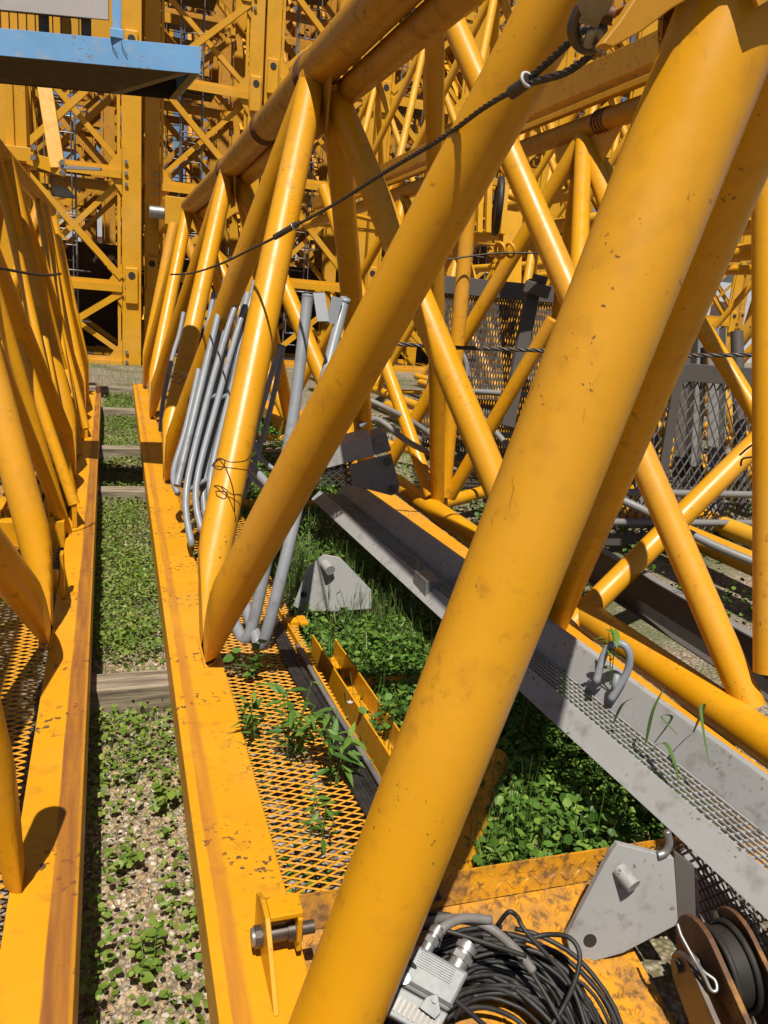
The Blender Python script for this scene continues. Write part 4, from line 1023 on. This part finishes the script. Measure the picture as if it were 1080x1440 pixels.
m_ = MB(); m_.tube((0.664, 1.363, 2.015), (0.673, 1.319, 2.026), 0.0115, 16); m_.obj('ferrule', M['steel_dark'], R1)
m_ = MB(); m_.ring((0.670, 1.321, 2.028), Vector((0.673, 1.320, 2.031)) - Vector((0.664, 1.363, 2.015)), 0.012, 0.003, 16, 6); m_.obj('tape', M['white_tie'], R1)
m_ = MB(); m_.tube((0.555, 2.983, 1.853), (0.624, 2.918, 1.903), 0.011, 12); m_.obj('ferrule', M['steel_dark'], R1)
m_ = MB(); m_.ring((0.611, 2.920, 1.894), Vector((0.621, 2.907, 1.902)) - Vector((0.553, 2.973, 1.852)), 0.013, 0.003, 14, 6); m_.obj('clamp_band', M['steel'], R1)
SH = thing('shackle', 'grey bow shackle holding the rope eye at the yellow lug plate near the top', 'shackle', (0.8, 0.95, 2.0))
m_ = MB(); m_.sweep([(0.633, 1.104, 2.069), (0.632, 1.119, 2.044), (0.652, 1.130, 2.030), (0.673, 1.133, 2.029), (0.679, 1.121, 2.035), (0.671, 1.106, 2.048), (0.654, 1.096, 2.069)], 0.0095, 12); m_.obj('bow', M['steel_dark'], SH)
m_ = MB(); m_.tube((0.621, 1.095, 2.061), (0.669, 1.076, 2.055), 0.012, 16); m_.obj('shackle_pin', M['rust'], SH)
m_ = MB(); m_.tube((0.621, 1.073, 2.063), (0.645, 1.063, 2.058), 0.026, 20); m_.tube((0.621, 1.053, 2.069), (0.616, 1.038, 2.048), 0.022, 16); m_.obj('pin_head', M['steel'], SH)
m_ = MB(); m_.sweep([(0.658, 1.115, 2.026), (0.652, 1.099, 2.037), (0.662, 1.096, 2.040), (0.673, 1.100, 2.030), (0.673, 1.109, 2.021)], 0.008, 10); m_.obj('thimble', M['steel'], SH)
m_ = rope_mesh([(1.383, 4.069, 1.456), (1.677, 3.964, 1.459), (2.191, 3.786, 1.484), (2.569, 3.544, 1.499), (2.856, 3.340, 1.533), (3.160, 3.131, 1.571)], 0.010)
tag(m_.obj('wire_rope', M['rope']), 'thin brown wire rope stretched level behind the big leg to the right edge', 'wire rope')
m_ = MB(); m_.sweep([(-0.480, 3.482, 1.672), (-0.387, 3.554, 1.658), (-0.297, 3.740, 1.652), (-0.238, 3.943, 1.667)], 0.006, 8)
tag(m_.obj('wire_rope', M['rope']), 'short slack brown wire across the tubes of the left section', 'wire rope')
m_ = MB(); m_.sweep([(1.912, 4.893, 1.946), (2.131, 4.829, 2.001), (2.350, 4.763, 2.046), (2.634, 4.668, 2.071)], 0.006, 6, sub=3)
tag(m_.obj('wire_rope', M['rope']), 'thin wire hooked through the yellow ring at upper centre', 'wire rope')
m_ = MB()
for k in range(3):
    m_.sweep([(0.336, 2.873, 1.012), (0.361, 2.829, 1.046), (0.397, 2.804, 1.041), (0.458, 2.857, 1.036), (0.492, 2.956, 1.038)] if k == 0 else ([(0.336, 2.873, 1.012), (0.372, 2.807, 1.021), (0.439, 2.814, 1.012), (0.502, 2.936, 0.980), (0.598, 3.009, 0.971)] if k == 1 else [(0.356, 2.831, 1.045), (0.380, 2.803, 1.014), (0.407, 2.793, 0.935), (0.418, 2.819, 0.846)]), 0.0022, 6)
m_.sweep([(0.337, 2.840, 1.016), (0.349, 2.813, 1.051), (0.374, 2.803, 1.046), (0.363, 2.798, 1.015), (0.340, 2.817, 1.016), (0.335, 2.825, 1.035)], 0.0022, 6)
tag(m_.obj('tie_wire', M['wire']), 'rusty tie wire twisted round the shiny yellow tube and the handrails', 'tie wire')
m_ = MB()
for j in range(5):
    m_.sweep([(0.309, 5.121, 1.083), (0.354, 5.012, 1.142), (0.412, 4.988, 1.134), (0.449, 4.903, 1.070), (0.504, 4.920, 1.005)] if j == 0 else [Vector((0.318, 5.124, 1.106)) + Vector((random.uniform(-.05, .05), 0, random.uniform(-.08, .08))), Vector((0.366, 4.950, 1.135)) + Vector((0, 0, random.uniform(-.06, .06))), Vector((0.425, 4.926, 1.123)) + Vector((0, 0, random.uniform(-.06, .06))), Vector((0.461, 4.881, 1.008)) + Vector((random.uniform(-.08, .12), 0, random.uniform(-.1, .05)))], 0.0028, 6)
tag(m_.obj('tie_wire', M['wire']), 'tangle of tie wire round the second pair of yellow tubes', 'tie wire')
m_ = MB()
m_.sweep([(2.297, 2.348, 1.194), (2.311, 2.303, 1.245), (2.326, 2.287, 1.207), (2.295, 2.325, 1.185), (2.302, 2.336, 1.155)], 0.004, 6)
tag(m_.obj('tie_wire', M['wire']), 'rusty tie wire loop near the right edge on the crossing tube', 'tie wire')

# ------------------------------------------------------------------ cable coil, connector, pulley block
CO = thing('cable_coil', 'tangled coil of black cable lying on the rusty yellow tread plate', 'cable coil', (0.8, 1.1, 0.3))
cc = Vector((0.695, 1.02, 0.245)); tiltN = nrm
ua = Vector((1, 0, 0)); va = dy_
for k in range(58):
    R_ = random.uniform(0.115, 0.235); e_ = random.uniform(0.72, 0.95); ph_ = random.uniform(0, 6.28); lift = random.uniform(0.0, 0.045)
    cx = random.uniform(-0.02, 0.02); cy = random.uniform(-0.02, 0.03)
    m_ = MB(); pts = []
    w1, w2 = random.uniform(-.02, .02), random.uniform(-.012, .012)
    for j in range(17):
        t = ph_ + j / 16 * 2 * PI * random.choice((0.98, 1.0))
        rr = R_ + w1 * math.sin(2 * t + ph_) + w2 * math.sin(3 * t)
        pts.append(cc + ua * (cx + rr * math.cos(t)) + va * (cy + rr * e_ * math.sin(t)) + tiltN * (0.008 + lift + 0.012 * math.sin(t * 2 + ph_)))
    m_.sweep(pts, random.choice((0.0042, 0.0042, 0.005, 0.0055)), 8, sub=3)
    m_.obj('cable_turn', M['rubber'], CO)
for pts in ([(0.558, 1.245, 0.383), (0.632, 1.197, 0.423), (0.720, 1.139, 0.411), (0.781, 1.072, 0.365), (0.814, 0.990, 0.310)],
            [(0.753, 1.167, 0.396), (0.765, 1.153, 0.438), (0.783, 1.144, 0.429), (0.789, 1.116, 0.417), (0.855, 1.041, 0.350), (0.860, 0.970, 0.301)],
            [(0.806, 1.124, 0.388), (0.841, 1.114, 0.400), (0.872, 1.085, 0.413), (0.881, 1.056, 0.400), (0.863, 1.031, 0.367), (0.825, 1.010, 0.320), (0.788, 0.995, 0.294)],
            [(0.519, 1.181, 0.418), (0.590, 1.141, 0.447), (0.679, 1.095, 0.436), (0.759, 1.061, 0.416)],
            [(0.494, 1.063, 0.477), (0.535, 1.039, 0.442), (0.597, 1.004, 0.397), (0.646, 0.975, 0.357)],
            [(0.496, 1.083, 0.432), (0.498, 1.063, 0.403), (0.514, 1.047, 0.365), (0.529, 1.035, 0.341)]):
    m_ = MB(); m_.sweep(pts, 0.0050, 8); m_.obj('cable_turn', M['rubber'], CO)
m_ = MB(); m_.sweep([(0.597, 1.220, 0.383), (0.638, 1.174, 0.430), (0.702, 1.141, 0.432), (0.752, 1.103, 0.402), (0.787, 1.069, 0.365)], 0.0095, 10); m_.obj('thick_cable', M['sheath'], CO)
m_ = MB(); m_.sweep([(0.581, 1.109, 0.437), (0.603, 1.128, 0.456), (0.653, 1.143, 0.455), (0.716, 1.138, 0.442)], 0.0095, 10); m_.obj('thick_cable', M['sheath'], CO)

CN = thing('plug_connector', 'grey metal multi-pin plug connector lying on the cable coil', 'connector', (0.547, 1.033, 0.437))
pA, pB, pD = Vector((0.528, 1.075, 0.485)), Vector((0.610, 1.016, 0.458)), Vector((0.476, 1.039, 0.446))
pC = pB + (pD - pA)
nn_ = (pB - pA).cross(pD - pA).normalized()
if nn_.dot(Vector((0, 0, 1.625)) - pA) < 0: nn_ = -nn_
m_ = MB(); m_.prism([pA, pB, pC, pD], -nn_ * 0.045); m_.obj('housing', M['connector'], CN, 0.006)
m_ = MB()
for k in range(7):
    t0 = 0.10 + 0.055 * k
    m_.beam(pA.lerp(pD, t0).lerp(pB.lerp(pC, t0), 0.12) + nn_ * 0.0008, pA.lerp(pD, t0).lerp(pB.lerp(pC, t0), 0.78) + nn_ * 0.0008, 0.0022, 0.003, tuple(nn_))
m_.obj('grip_rib', M['connector'], CN)
m_ = MB(); m_.beam(pA.lerp(pD, 0.86) - nn_ * 0.02, pB.lerp(pC, 0.86) - nn_ * 0.02, 0.006, 0.047, tuple(nn_)); m_.obj('seal', M['rubber'], CN)
base2 = [pD + (pD - pA) * 0.02, pC + (pC - pB) * 0.02]
e_ = (pD - pA).normalized() * 0.05
m_ = MB(); m_.prism([base2[0] - nn_ * 0.004, base2[1] - nn_ * 0.004, base2[1] + e_ - nn_ * 0.004, base2[0] + e_ - nn_ * 0.004], -nn_ * 0.036); m_.obj('socket', M['connector'], CN, 0.003)
m_ = MB()
for k in range(10): m_.beam(base2[0].lerp(base2[1], 0.08 + 0.092 * k) + e_ * 0.3 - nn_ * 0.003, base2[0].lerp(base2[1], 0.08 + 0.092 * k) + e_ * 0.8 - nn_ * 0.003, 0.004, 0.004, tuple(nn_))
m_.obj('contact', M['steel_dark'], CN)
m_ = MB(); q = pD.lerp(pC, 0.68) + (pD - pA).normalized() * -0.004 + nn_ * 0.004
m_.prism([q + (pA - pD).normalized() * 0.012, q + (pB - pA).normalized() * 0.02 - (pA - pD).normalized() * 0.012, q + (pB - pA).normalized() * 0.016 - (pA - pD).normalized() * 0.026, q - (pB - pA).normalized() * 0.018 - (pA - pD).normalized() * 0.022, q - (pB - pA).normalized() * 0.014], nn_ * 0.004); m_.tube(q, q + nn_ * 0.009, 0.005, 12); m_.obj('latch_lever', M['connector'], CN, 0.001)
q = pD.lerp(pC, 0.08) + (pD - pA).normalized() * -0.012
m_ = MB(); m_.tube(q, q + nn_ * 0.006, 0.010, 14); m_.tube(q + nn_ * 0.006, q + nn_ * 0.010, 0.005, 12); m_.obj('latch_stud', M['steel'], CN)
for t_, r_ in ((0.18, 0.014), (0.78, 0.021)):
    q = pA.lerp(pB, t_) - nn_ * 0.022; d_ = (pA - pD).normalized()
    m_ = MB()
    m_.tube(q - d_ * 0.004, q + d_ * 0.014, r_ * 0.85, 20); m_.tube(q + d_ * 0.014, q + d_ * 0.026, r_ * 1.05, 6, smooth=False); m_.tube(q + d_ * 0.026, q + d_ * 0.032, r_ * 0.8, 20); m_.tube(q + d_ * 0.032, q + d_ * 0.044, r_, 20); m_.tube(q + d_ * 0.044, q + d_ * 0.05, r_ * 0.7, 20)
    m_.obj('cable_gland', M['steel'], CN)

PB = thing('pulley_block', 'rusty pulley block with side plates at the lower right corner', 'pulley', (1.228, 1.005, 0.310))
def disc_plate(pts, d, mat, name, bev=0.0015):
    m_ = MB(); m_.prism(pts, d); return m_.obj(name, M[mat], PB, bev)
ww = Vector((0.05, 0.86, 0.50)).normalized()
axd = (Vector((0.97, -0.20, 0.10)) - ww * Vector((0.97, -0.20, 0.10)).dot(ww)).normalized()
uu = ww.cross(axd).normalized()
cA = Vector((1.138, 1.000, 0.371))
def pl(c, R_, h):
    out = []
    for k in range(15):
        t = PI * k / 14
        out.append(c + uu * (R_ * math.cos(t)) + ww * (R_ * math.sin(t)))
    out += [c - uu * R_ * 1.1 - ww * h, c + uu * R_ * 1.1 - ww * h]
    return out
for off_, R_, mt, nm, th in ((0.0, 0.088, 'rust_plate', 'side_plate', 0.012), (0.088, 0.088, 'rust_plate', 'side_plate', 0.010)):
    disc_plate(pl(cA + axd * off_, R_, 0.34), axd * th, mt, nm)
disc_plate(pl(cA - axd * 0.045 - ww * 0.03, 0.055, 0.1), axd * 0.012, 'steel_dark', 'link_plate')
m_ = MB(); m_.tube(cA + axd * 0.024 - ww * 0.02, cA + axd * 0.074 - ww * 0.02, 0.078, 40)
for q_ in (0.026, 0.072): m_.ring(cA + axd * q_ - ww * 0.02, axd, 0.083, 0.007, 40, 8)
m_.obj('sheave', M['sheave'], PB)
m_ = rope_mesh([cA + axd * 0.080 + ww * 0.085, cA + axd * 0.080 + uu * 0.01 + ww * 0.05, cA + axd * 0.078 + uu * 0.04 - ww * 0.1, cA + axd * 0.08 + uu * 0.05 - ww * 0.3], 0.006); m_.obj('rope', M['rope'], PB)
m_ = MB(); m_.tube(cA - axd * 0.055, cA + axd * 0.12, 0.014, 18); m_.obj('axle', M['steel_dark'], PB)
m_ = MB(); m_.sweep([(1.069, 1.009, 0.474), (1.068, 0.982, 0.453), (1.079, 0.962, 0.435), (1.089, 0.942, 0.417), (1.104, 0.924, 0.409), (1.100, 0.911, 0.399), (1.090, 0.915, 0.398), (1.084, 0.933, 0.416), (1.072, 0.954, 0.439), (1.067, 0.996, 0.463)], 0.0035, 8); m_.obj('cotter_pin', M['steel'], PB)
m_ = MB(); m_.tube(cA - axd * 0.02 - ww * 0.2, cA + axd * 0.1 - ww * 0.2, 0.018, 16); m_.obj('lower_axle', M['steel_dark'], PB)

m_ = MB(); m_.sweep([(1.380, 1.794, 0.580), (1.410, 1.811, 0.677), (1.438, 1.787, 0.710), (1.458, 1.763, 0.689), (1.458, 1.758, 0.628), (1.421, 1.766, 0.532)], 0.012, 10)
m_.sweep([(1.436, 1.773, 0.615), (1.429, 1.769, 0.553)], 0.010, 8, sub=1)
tag(m_.obj('rail_hook', M['grey_tube']), 'bent grey tube hook standing in the grey catwalk channel', 'hook')

# ------------------------------------------------------------------ vegetation and pebbles
def instanced(name, base_v, base_f, pos, rot, scl, mat, kind='stuff', parent=None):
    """Many small copies of one shape in one mesh: pos (n,3), rot (n,3,3), scl (n,)."""
    n = len(pos); bv = np.asarray(base_v, float); k = len(bv)
    V = (np.einsum('nij,kj->nki', rot, bv) * scl[:, None, None] + pos[:, None, :]).reshape(-1, 3)
    lens = np.array([len(f) for f in base_f]); flat = np.concatenate([np.array(f) for f in base_f])
    loops = (flat[None, :] + (np.arange(n) * k)[:, None]).reshape(-1)
    tot = np.tile(lens, n); start = np.concatenate([[0], np.cumsum(tot)[:-1]])
    me = bpy.data.meshes.new(name)
    me.vertices.add(len(V)); me.vertices.foreach_set('co', V.ravel())
    me.loops.add(len(loops)); me.loops.foreach_set('vertex_index', loops.astype(np.int32))
    me.polygons.add(len(tot)); me.polygons.foreach_set('loop_start', start.astype(np.int32)); me.polygons.foreach_set('loop_total', tot.astype(np.int32))
    me.update(calc_edges=True)
    me.materials.append(mat)
    o = bpy.data.objects.new(name, me); C.objects.link(o)
    if kind: o['kind'] = kind
    if parent is not None: o.parent = parent
    return o

def rots(n, tilt=0.5):
    a = rng.uniform(0, 2 * PI, n); t = rng.normal(0, tilt, n); b = rng.uniform(0, 2 * PI, n)
    ca, sa, ct, st = np.cos(a), np.sin(a), np.cos(t), np.sin(t)
    Rz = np.zeros((n, 3, 3)); Rz[:, 0, 0] = ca; Rz[:, 0, 1] = -sa; Rz[:, 1, 0] = sa; Rz[:, 1, 1] = ca; Rz[:, 2, 2] = 1
    Rx = np.zeros((n, 3, 3)); Rx[:, 0, 0] = 1; Rx[:, 1, 1] = ct; Rx[:, 1, 2] = -st; Rx[:, 2, 1] = st; Rx[:, 2, 2] = ct
    cb, sb = np.cos(b), np.sin(b)
    R2 = np.zeros((n, 3, 3)); R2[:, 0, 0] = cb; R2[:, 0, 1] = -sb; R2[:, 1, 0] = sb; R2[:, 1, 1] = cb; R2[:, 2, 2] = 1
    return R2 @ Rx @ Rz

heart = ([(0, 0, 0), (0.42, 0.22, 0.09), (0.46, 0.55, 0.10), (0.22, 0.88, 0.02), (0, 1.0, -0.06), (-0.22, 0.88, 0.02), (-0.46, 0.55, 0.10), (-0.42, 0.22, 0.09), (0, 0.5, -0.02)],
         [(0, 1, 2, 8), (8, 2, 3, 4), (0, 8, 6, 7), (8, 4, 5, 6)])
blade = ([(-0.17, 0, 0), (0.17, 0, 0), (0.15, 0.4, 4.0), (-0.15, 0.4, 4.0), (0.10, 1.8, 7.2), (-0.10, 1.8, 7.2), (0, 4.0, 9.0)], [(0, 1, 2, 3), (3, 2, 4, 5), (5, 4, 6)])
lance = ([(0, 0, 0), (0.11, 0.25, 0.05), (0.14, 0.5, 0.04), (0.08, 0.8, -0.05), (0, 1.05, -0.16), (-0.08, 0.8, -0.05), (-0.14, 0.5, 0.04), (-0.11, 0.25, 0.05), (0, 0.5, 0)],
         [(0, 1, 2, 8), (8, 2, 3, 4), (0, 8, 6, 7), (8, 4, 5, 6)])

def field(x0, x1, y0, y1, n, dens=None):
    """Clumped scatter: points near random clump centres."""
    nc = max(4, n // 45)
    cx = rng.uniform(x0, x1, nc); cy = rng.uniform(y0, y1, nc)
    k = rng.integers(0, nc, n)
    x = cx[k] + rng.normal(0, 0.075, n); y = cy[k] + rng.normal(0, 0.10, n)
    ok = (x > x0) & (x < x1) & (y > y0) & (y < y1)
    return x[ok], y[ok], k[ok]

def leaves(name, x, y, zlo, zhi, s0, s1, mat, shape=heart, tilt=0.5):
    ok = ~((x > 0.66) & (x < 0.90) & (y > 1.6) & (y < 2.75) & (rng.uniform(0, 1, len(x)) < 0.8))
    x, y = x[ok], y[ok]
    n = len(x)
    z = 0.12 + zlo + (min(zhi, 0.17) - zlo) * rng.power(0.9, n)
    return instanced(name, shape[0], shape[1], np.stack([x, y, z], 1), rots(n, tilt), rng.uniform(s0, s1, n), mat)

# pebbles on the strip
ico = [(0, 0, 1), (0.9, 0, 0.4), (0.28, 0.85, 0.45), (-0.72, 0.52, 0.42), (-0.72, -0.53, 0.4), (0.28, -0.85, 0.45), (0.7, 0.5, -0.45), (-0.3, 0.85, -0.45), (-0.9, 0, -0.4), (-0.3, -0.85, -0.4), (0.72, -0.52, -0.45), (0, 0, -1)]
ico = [tuple(c * f for c in p) for p, f in zip(ico, (0.75, 1.15, 0.8, 1.25, 0.9, 0.7, 1.2, 0.85, 1.1, 1.2, 0.7, 1.0))]
icf = [(0, 1, 2), (0, 2, 3), (0, 3, 4), (0, 4, 5), (0, 5, 1), (1, 6, 2), (2, 7, 3), (3, 8, 4), (4, 9, 5), (5, 10, 1), (6, 7, 2), (7, 8, 3), (8, 9, 4), (9, 10, 5), (10, 6, 1), (11, 7, 6), (11, 8, 7), (11, 9, 8), (11, 10, 9), (11, 6, 10)]
def pebbles(name, x0, x1, y0, y1, n, s0, s1):
    pos = np.stack([rng.uniform(x0, x1, n), rng.uniform(y0, y1, n), rng.uniform(0.118, 0.124, n)], 1)
    R_ = rots(n, 0.4); R_ = R_ * rng.uniform(0.4, 1.15, (n, 1, 3))
    return instanced(name, ico, icf, pos, R_, s0 + (s1 - s0) * rng.power(0.35, n), M['pebble'])
pebbles('gravel', -0.16, 0.22, 1.2, 3.2, 9000, 0.003, 0.0125)
pebbles('gravel', -0.16, 0.22, 1.2, 3.2, 220, 0.010, 0.020)
pebbles('gravel', -0.2, 0.25, 3.2, 9.0, 5000, 0.005, 0.019)
pebbles('gravel', 0.7, 1.7, 0.9, 3.0, 3000, 0.004, 0.014)

# low clover along the strip, patchy like the photograph
x, y, k = field(-0.14, 0.20, 1.2, 2.95, 2300); keep = (rng.uniform(0, 1, len(x)) < np.where((y < 2.2) & (x > -0.02) & (x < 0.10), 0.30, 0.9))
leaves('clover', x[keep], y[keep], 0.01, 0.07, 0.008, 0.024, M['leaf'], tilt=0.6)
x, y, k = field(-0.14, 0.21, 3.05, 6.4, 7500); leaves('clover', x, y, 0.01, 0.08, 0.008, 0.022, M['leaf'], tilt=0.7)
x, y, k = field(-0.17, 0.22, 6.7, 12.0, 6000); leaves('clover', x, y, 0.01, 0.06, 0.010, 0.026, M['leaf'], tilt=0.7)
x, y, k = field(-0.17, 0.22, 2.2, 12.0, 16000); n = len(x)
instanced('grass', blade[0], blade[1], np.stack([x, y, np.full(n, 0.12)], 1), rots(n, 0.5), rng.uniform(0.002, 0.0075, n), M['blade'])
# deep greenery inside the middle section and under the right ones
x, y, k = field(0.72, 1.72, 1.45, 3.1, 17000); leaves('undergrowth', x, y, 0.02, 0.26, 0.009, 0.034, M['vine'], tilt=0.75)
x, y, k = field(0.72, 1.72, 3.1, 10.0, 11000); leaves('undergrowth', x, y, 0.02, 0.25, 0.014, 0.04, M['vine'], tilt=0.75)
x, y, k = field(0.37, 0.72, 1.3, 10.0, 4000); leaves('undergrowth', x, y, 0.02, 0.18, 0.012, 0.03, M['vine'], tilt=0.7)
x, y, k = field(1.9, 6.0, 0.8, 10.0, 12000); leaves('undergrowth', x, y, 0.02, 0.22, 0.014, 0.04, M['vine'], tilt=0.7)
x, y, k = field(-1.3, -0.3, 1.0, 11.0, 6000); leaves('undergrowth', x, y, 0.01, 0.12, 0.014, 0.03, M['leaf'], tilt=0.7)
x, y, k = field(0.75, 1.72, 1.5, 6.0, 6000); n = len(x)
instanced('long_grass', blade[0], blade[1], np.stack([x, y, np.full(n, 0.12)], 1), rots(n, 0.35), rng.uniform(0.006, 0.024, n) , M['blade'])
B4 = ([(-0.03, 0, 0), (0.03, 0, 0), (0.025, 0.2, 6.0), (-0.025, 0.2, 6.0)], [(0, 1, 2, 3)])
x, y, k = field(0.75, 1.72, 1.5, 4.0, 3000); n = len(x)
instanced('stalks', B4[0], B4[1], np.stack([x, y, np.full(n, 0.12)], 1), rots(n, 0.3), rng.uniform(0.02, 0.05, n), M['blade'])
x = rng.uniform(-6, 8, 26000); y = rng.uniform(11.5, 17.0, 26000); n = len(x)
instanced('mown_grass', blade[0], blade[1], np.stack([x, y, np.full(n, 0.12)], 1), rots(n, 0.45), rng.uniform(0.004, 0.010, n), M['blade'])

M['dry'] = leaf_mat('dry_leaf', (0.20, 0.11, 0.05), (0.30, 0.20, 0.09), (0.14, 0.08, 0.04))
x, y, k = field(-0.15, 0.21, 1.2, 6.0, 900); leaves('leaf_litter', x, y, 0.004, 0.02, 0.008, 0.022, M['dry'], lance, 0.4)
x, y, k = field(0.72, 1.72, 1.3, 5.0, 900); leaves('leaf_litter', x, y, 0.02, 0.15, 0.012, 0.035, M['dry'], lance, 0.6)
x, y, k = field(0.72, 1.72, 1.45, 6.0, 2500); leaves('undergrowth', x, y, 0.06, 0.17, 0.02, 0.055, M['leaf'], lance, 0.7)

# single plants that can be told apart
def plant(label, base, h, n, s, shape, mat, spread=0.25, name='weed'):
    t_ = thing(name, label, 'plant', base, 'weeds growing through the steelwork')
    b = Vector(base); m_ = MB(); pos = []; Rr = []
    nst = max(1, n // 7)
    for j in range(nst):
        a = random.uniform(0, 6.28); tip = b + Vector((math.cos(a) * spread * h * random.uniform(.4, 1), math.sin(a) * spread * h * random.uniform(.4, 1), h * random.uniform(0.6, 1.0)))
        r0 = b + Vector((random.uniform(-.02, .02), random.uniform(-.02, .02), 0)); mid = r0.lerp(tip, 0.5) + Vector((0, 0, 0.08 * h))
        m_.sweep([r0, mid, tip], 0.0016, 5, sub=5)
        for q in range(7):
            t = 0.25 + 0.75 * q / 6
            p = (r0.lerp(mid, t * 2) if t < 0.5 else mid.lerp(tip, t * 2 - 1)); pos.append(p)
    m_.obj('stem', M['blade'], t_)
    pos = np.array([tuple(p - b) for p in pos]); n_ = len(pos)
    o = instanced('leaf', shape[0], shape[1], pos, rots(n_, 0.55), rng.uniform(s * 0.6, s * 1.2, n_), mat, None, t_)
    return t_
plant('leafy green weed growing up through the middle of the yellow grating', (0.47, 1.92, 0.34), 0.24, 56, 0.060, lance, M['vine'], 0.45)
plant('small green weed at the left edge of the yellow grating by the worn beam', (0.385, 2.05, 0.34), 0.17, 28, 0.055, lance, M['vine'], 0.5)
plant('green weed with broad leaves beside the black cables on the grating', (0.56, 1.78, 0.34), 0.22, 49, 0.058, lance, M['vine'], 0.4)
plant('thin green weed near the lower end of the yellow grating', (0.46, 1.55, 0.34), 0.15, 21, 0.045, lance, M['vine'], 0.4)
plant('small heart-leaved weed at the far end of the near grating', (0.42, 2.42, 0.34), 0.14, 28, 0.035, heart, M['vine'], 0.4)
plant('heart-leaved vine with a white flower growing in the yellow channel', (0.81, 2.1, 0.27), 0.16, 28, 0.030, heart, M['vine'], 0.5)
plant('bright green leafy stem beside the bent grey hook', (1.435, 1.824, 0.560), 0.22, 14, 0.06, lance, M['vine'], 0.25)
plant('broad-leaved weed on the gravel strip near the bottom edge', (0.06, 1.50, 0.12), 0.08, 35, 0.027, heart, M['leaf'], 1.2)
plant('round-leaved weed on the gravel in the lower middle of the strip', (0.0, 1.85, 0.12), 0.07, 28, 0.024, heart, M['leaf'], 1.1)
plant('clump of small weeds at the right side of the gravel strip', (0.13, 2.1, 0.12), 0.08, 21, 0.03, heart, M['leaf'], 0.9)
for i, (a, b, lab) in enumerate((
        ([(1.338, 1.633, 0.537), (1.334, 1.602, 0.618), (1.347, 1.556, 0.668)], 0.010, 'short curved grass blade in the grey catwalk mesh, leftmost'),
        ([(1.361, 1.516, 0.543), (1.347, 1.497, 0.653), (1.378, 1.504, 0.720)], 0.011, 'upright grass blade in the grey catwalk mesh'),
        ([(1.374, 1.508, 0.531), (1.343, 1.428, 0.599), (1.335, 1.370, 0.575), (1.340, 1.353, 0.523)], 0.011, 'drooping grass blade hanging over the grey catwalk mesh'),
        ([(1.484, 1.483, 0.582), (1.440, 1.421, 0.697), (1.396, 1.385, 0.710), (1.380, 1.305, 0.600)], 0.012, 'tall bent grass blade rightmost by the catwalk'),
        ([(1.383, 1.509, 0.545), (1.395, 1.476, 0.639), (1.335, 1.449, 0.664), (1.378, 1.421, 0.620)], 0.009, 'twisted grass blade at the middle of the catwalk'))):
    P = spline([Vector(p) for p in a], 6); m_ = MB(); vv = []
    for j, p in enumerate(P):
        t = j / (len(P) - 1); w = b * (math.sin(PI * (0.15 + 0.85 * t)) * 0.9 + 0.05) * 0.7
        vv += [p + Vector((w, 0.2 * w, 0)), p + Vector((0, 0.35 * w, -0.25 * w)), p - Vector((w, 0.2 * w, 0))]
    m_.add(vv, [f_ for j in range(len(P) - 1) for f_ in ((3 * j, 3 * j + 1, 3 * j + 4, 3 * j + 3), (3 * j + 1, 3 * j + 2, 3 * j + 5, 3 * j + 4))], True)
    tag(m_.obj('grass_blade', M['blade']), lab, 'grass blade', 'grass blades in the catwalk')
m_ = MB()
fc = Vector((0.692, 2.087, 0.420))
for k in range(5):
    a = 2 * PI * k / 5; d = Vector((math.cos(a), math.sin(a), 0.25)); sdd = Vector((-math.sin(a), math.cos(a), 0))
    m_.add([fc, fc + d * 0.006 + sdd * 0.004, fc + d * 0.012, fc + d * 0.006 - sdd * 0.004], [(0, 1, 2, 3)])
tag(m_.obj('flower', M['white_tie']), 'tiny white flower in the yellow channel beside the walkway', 'flower')
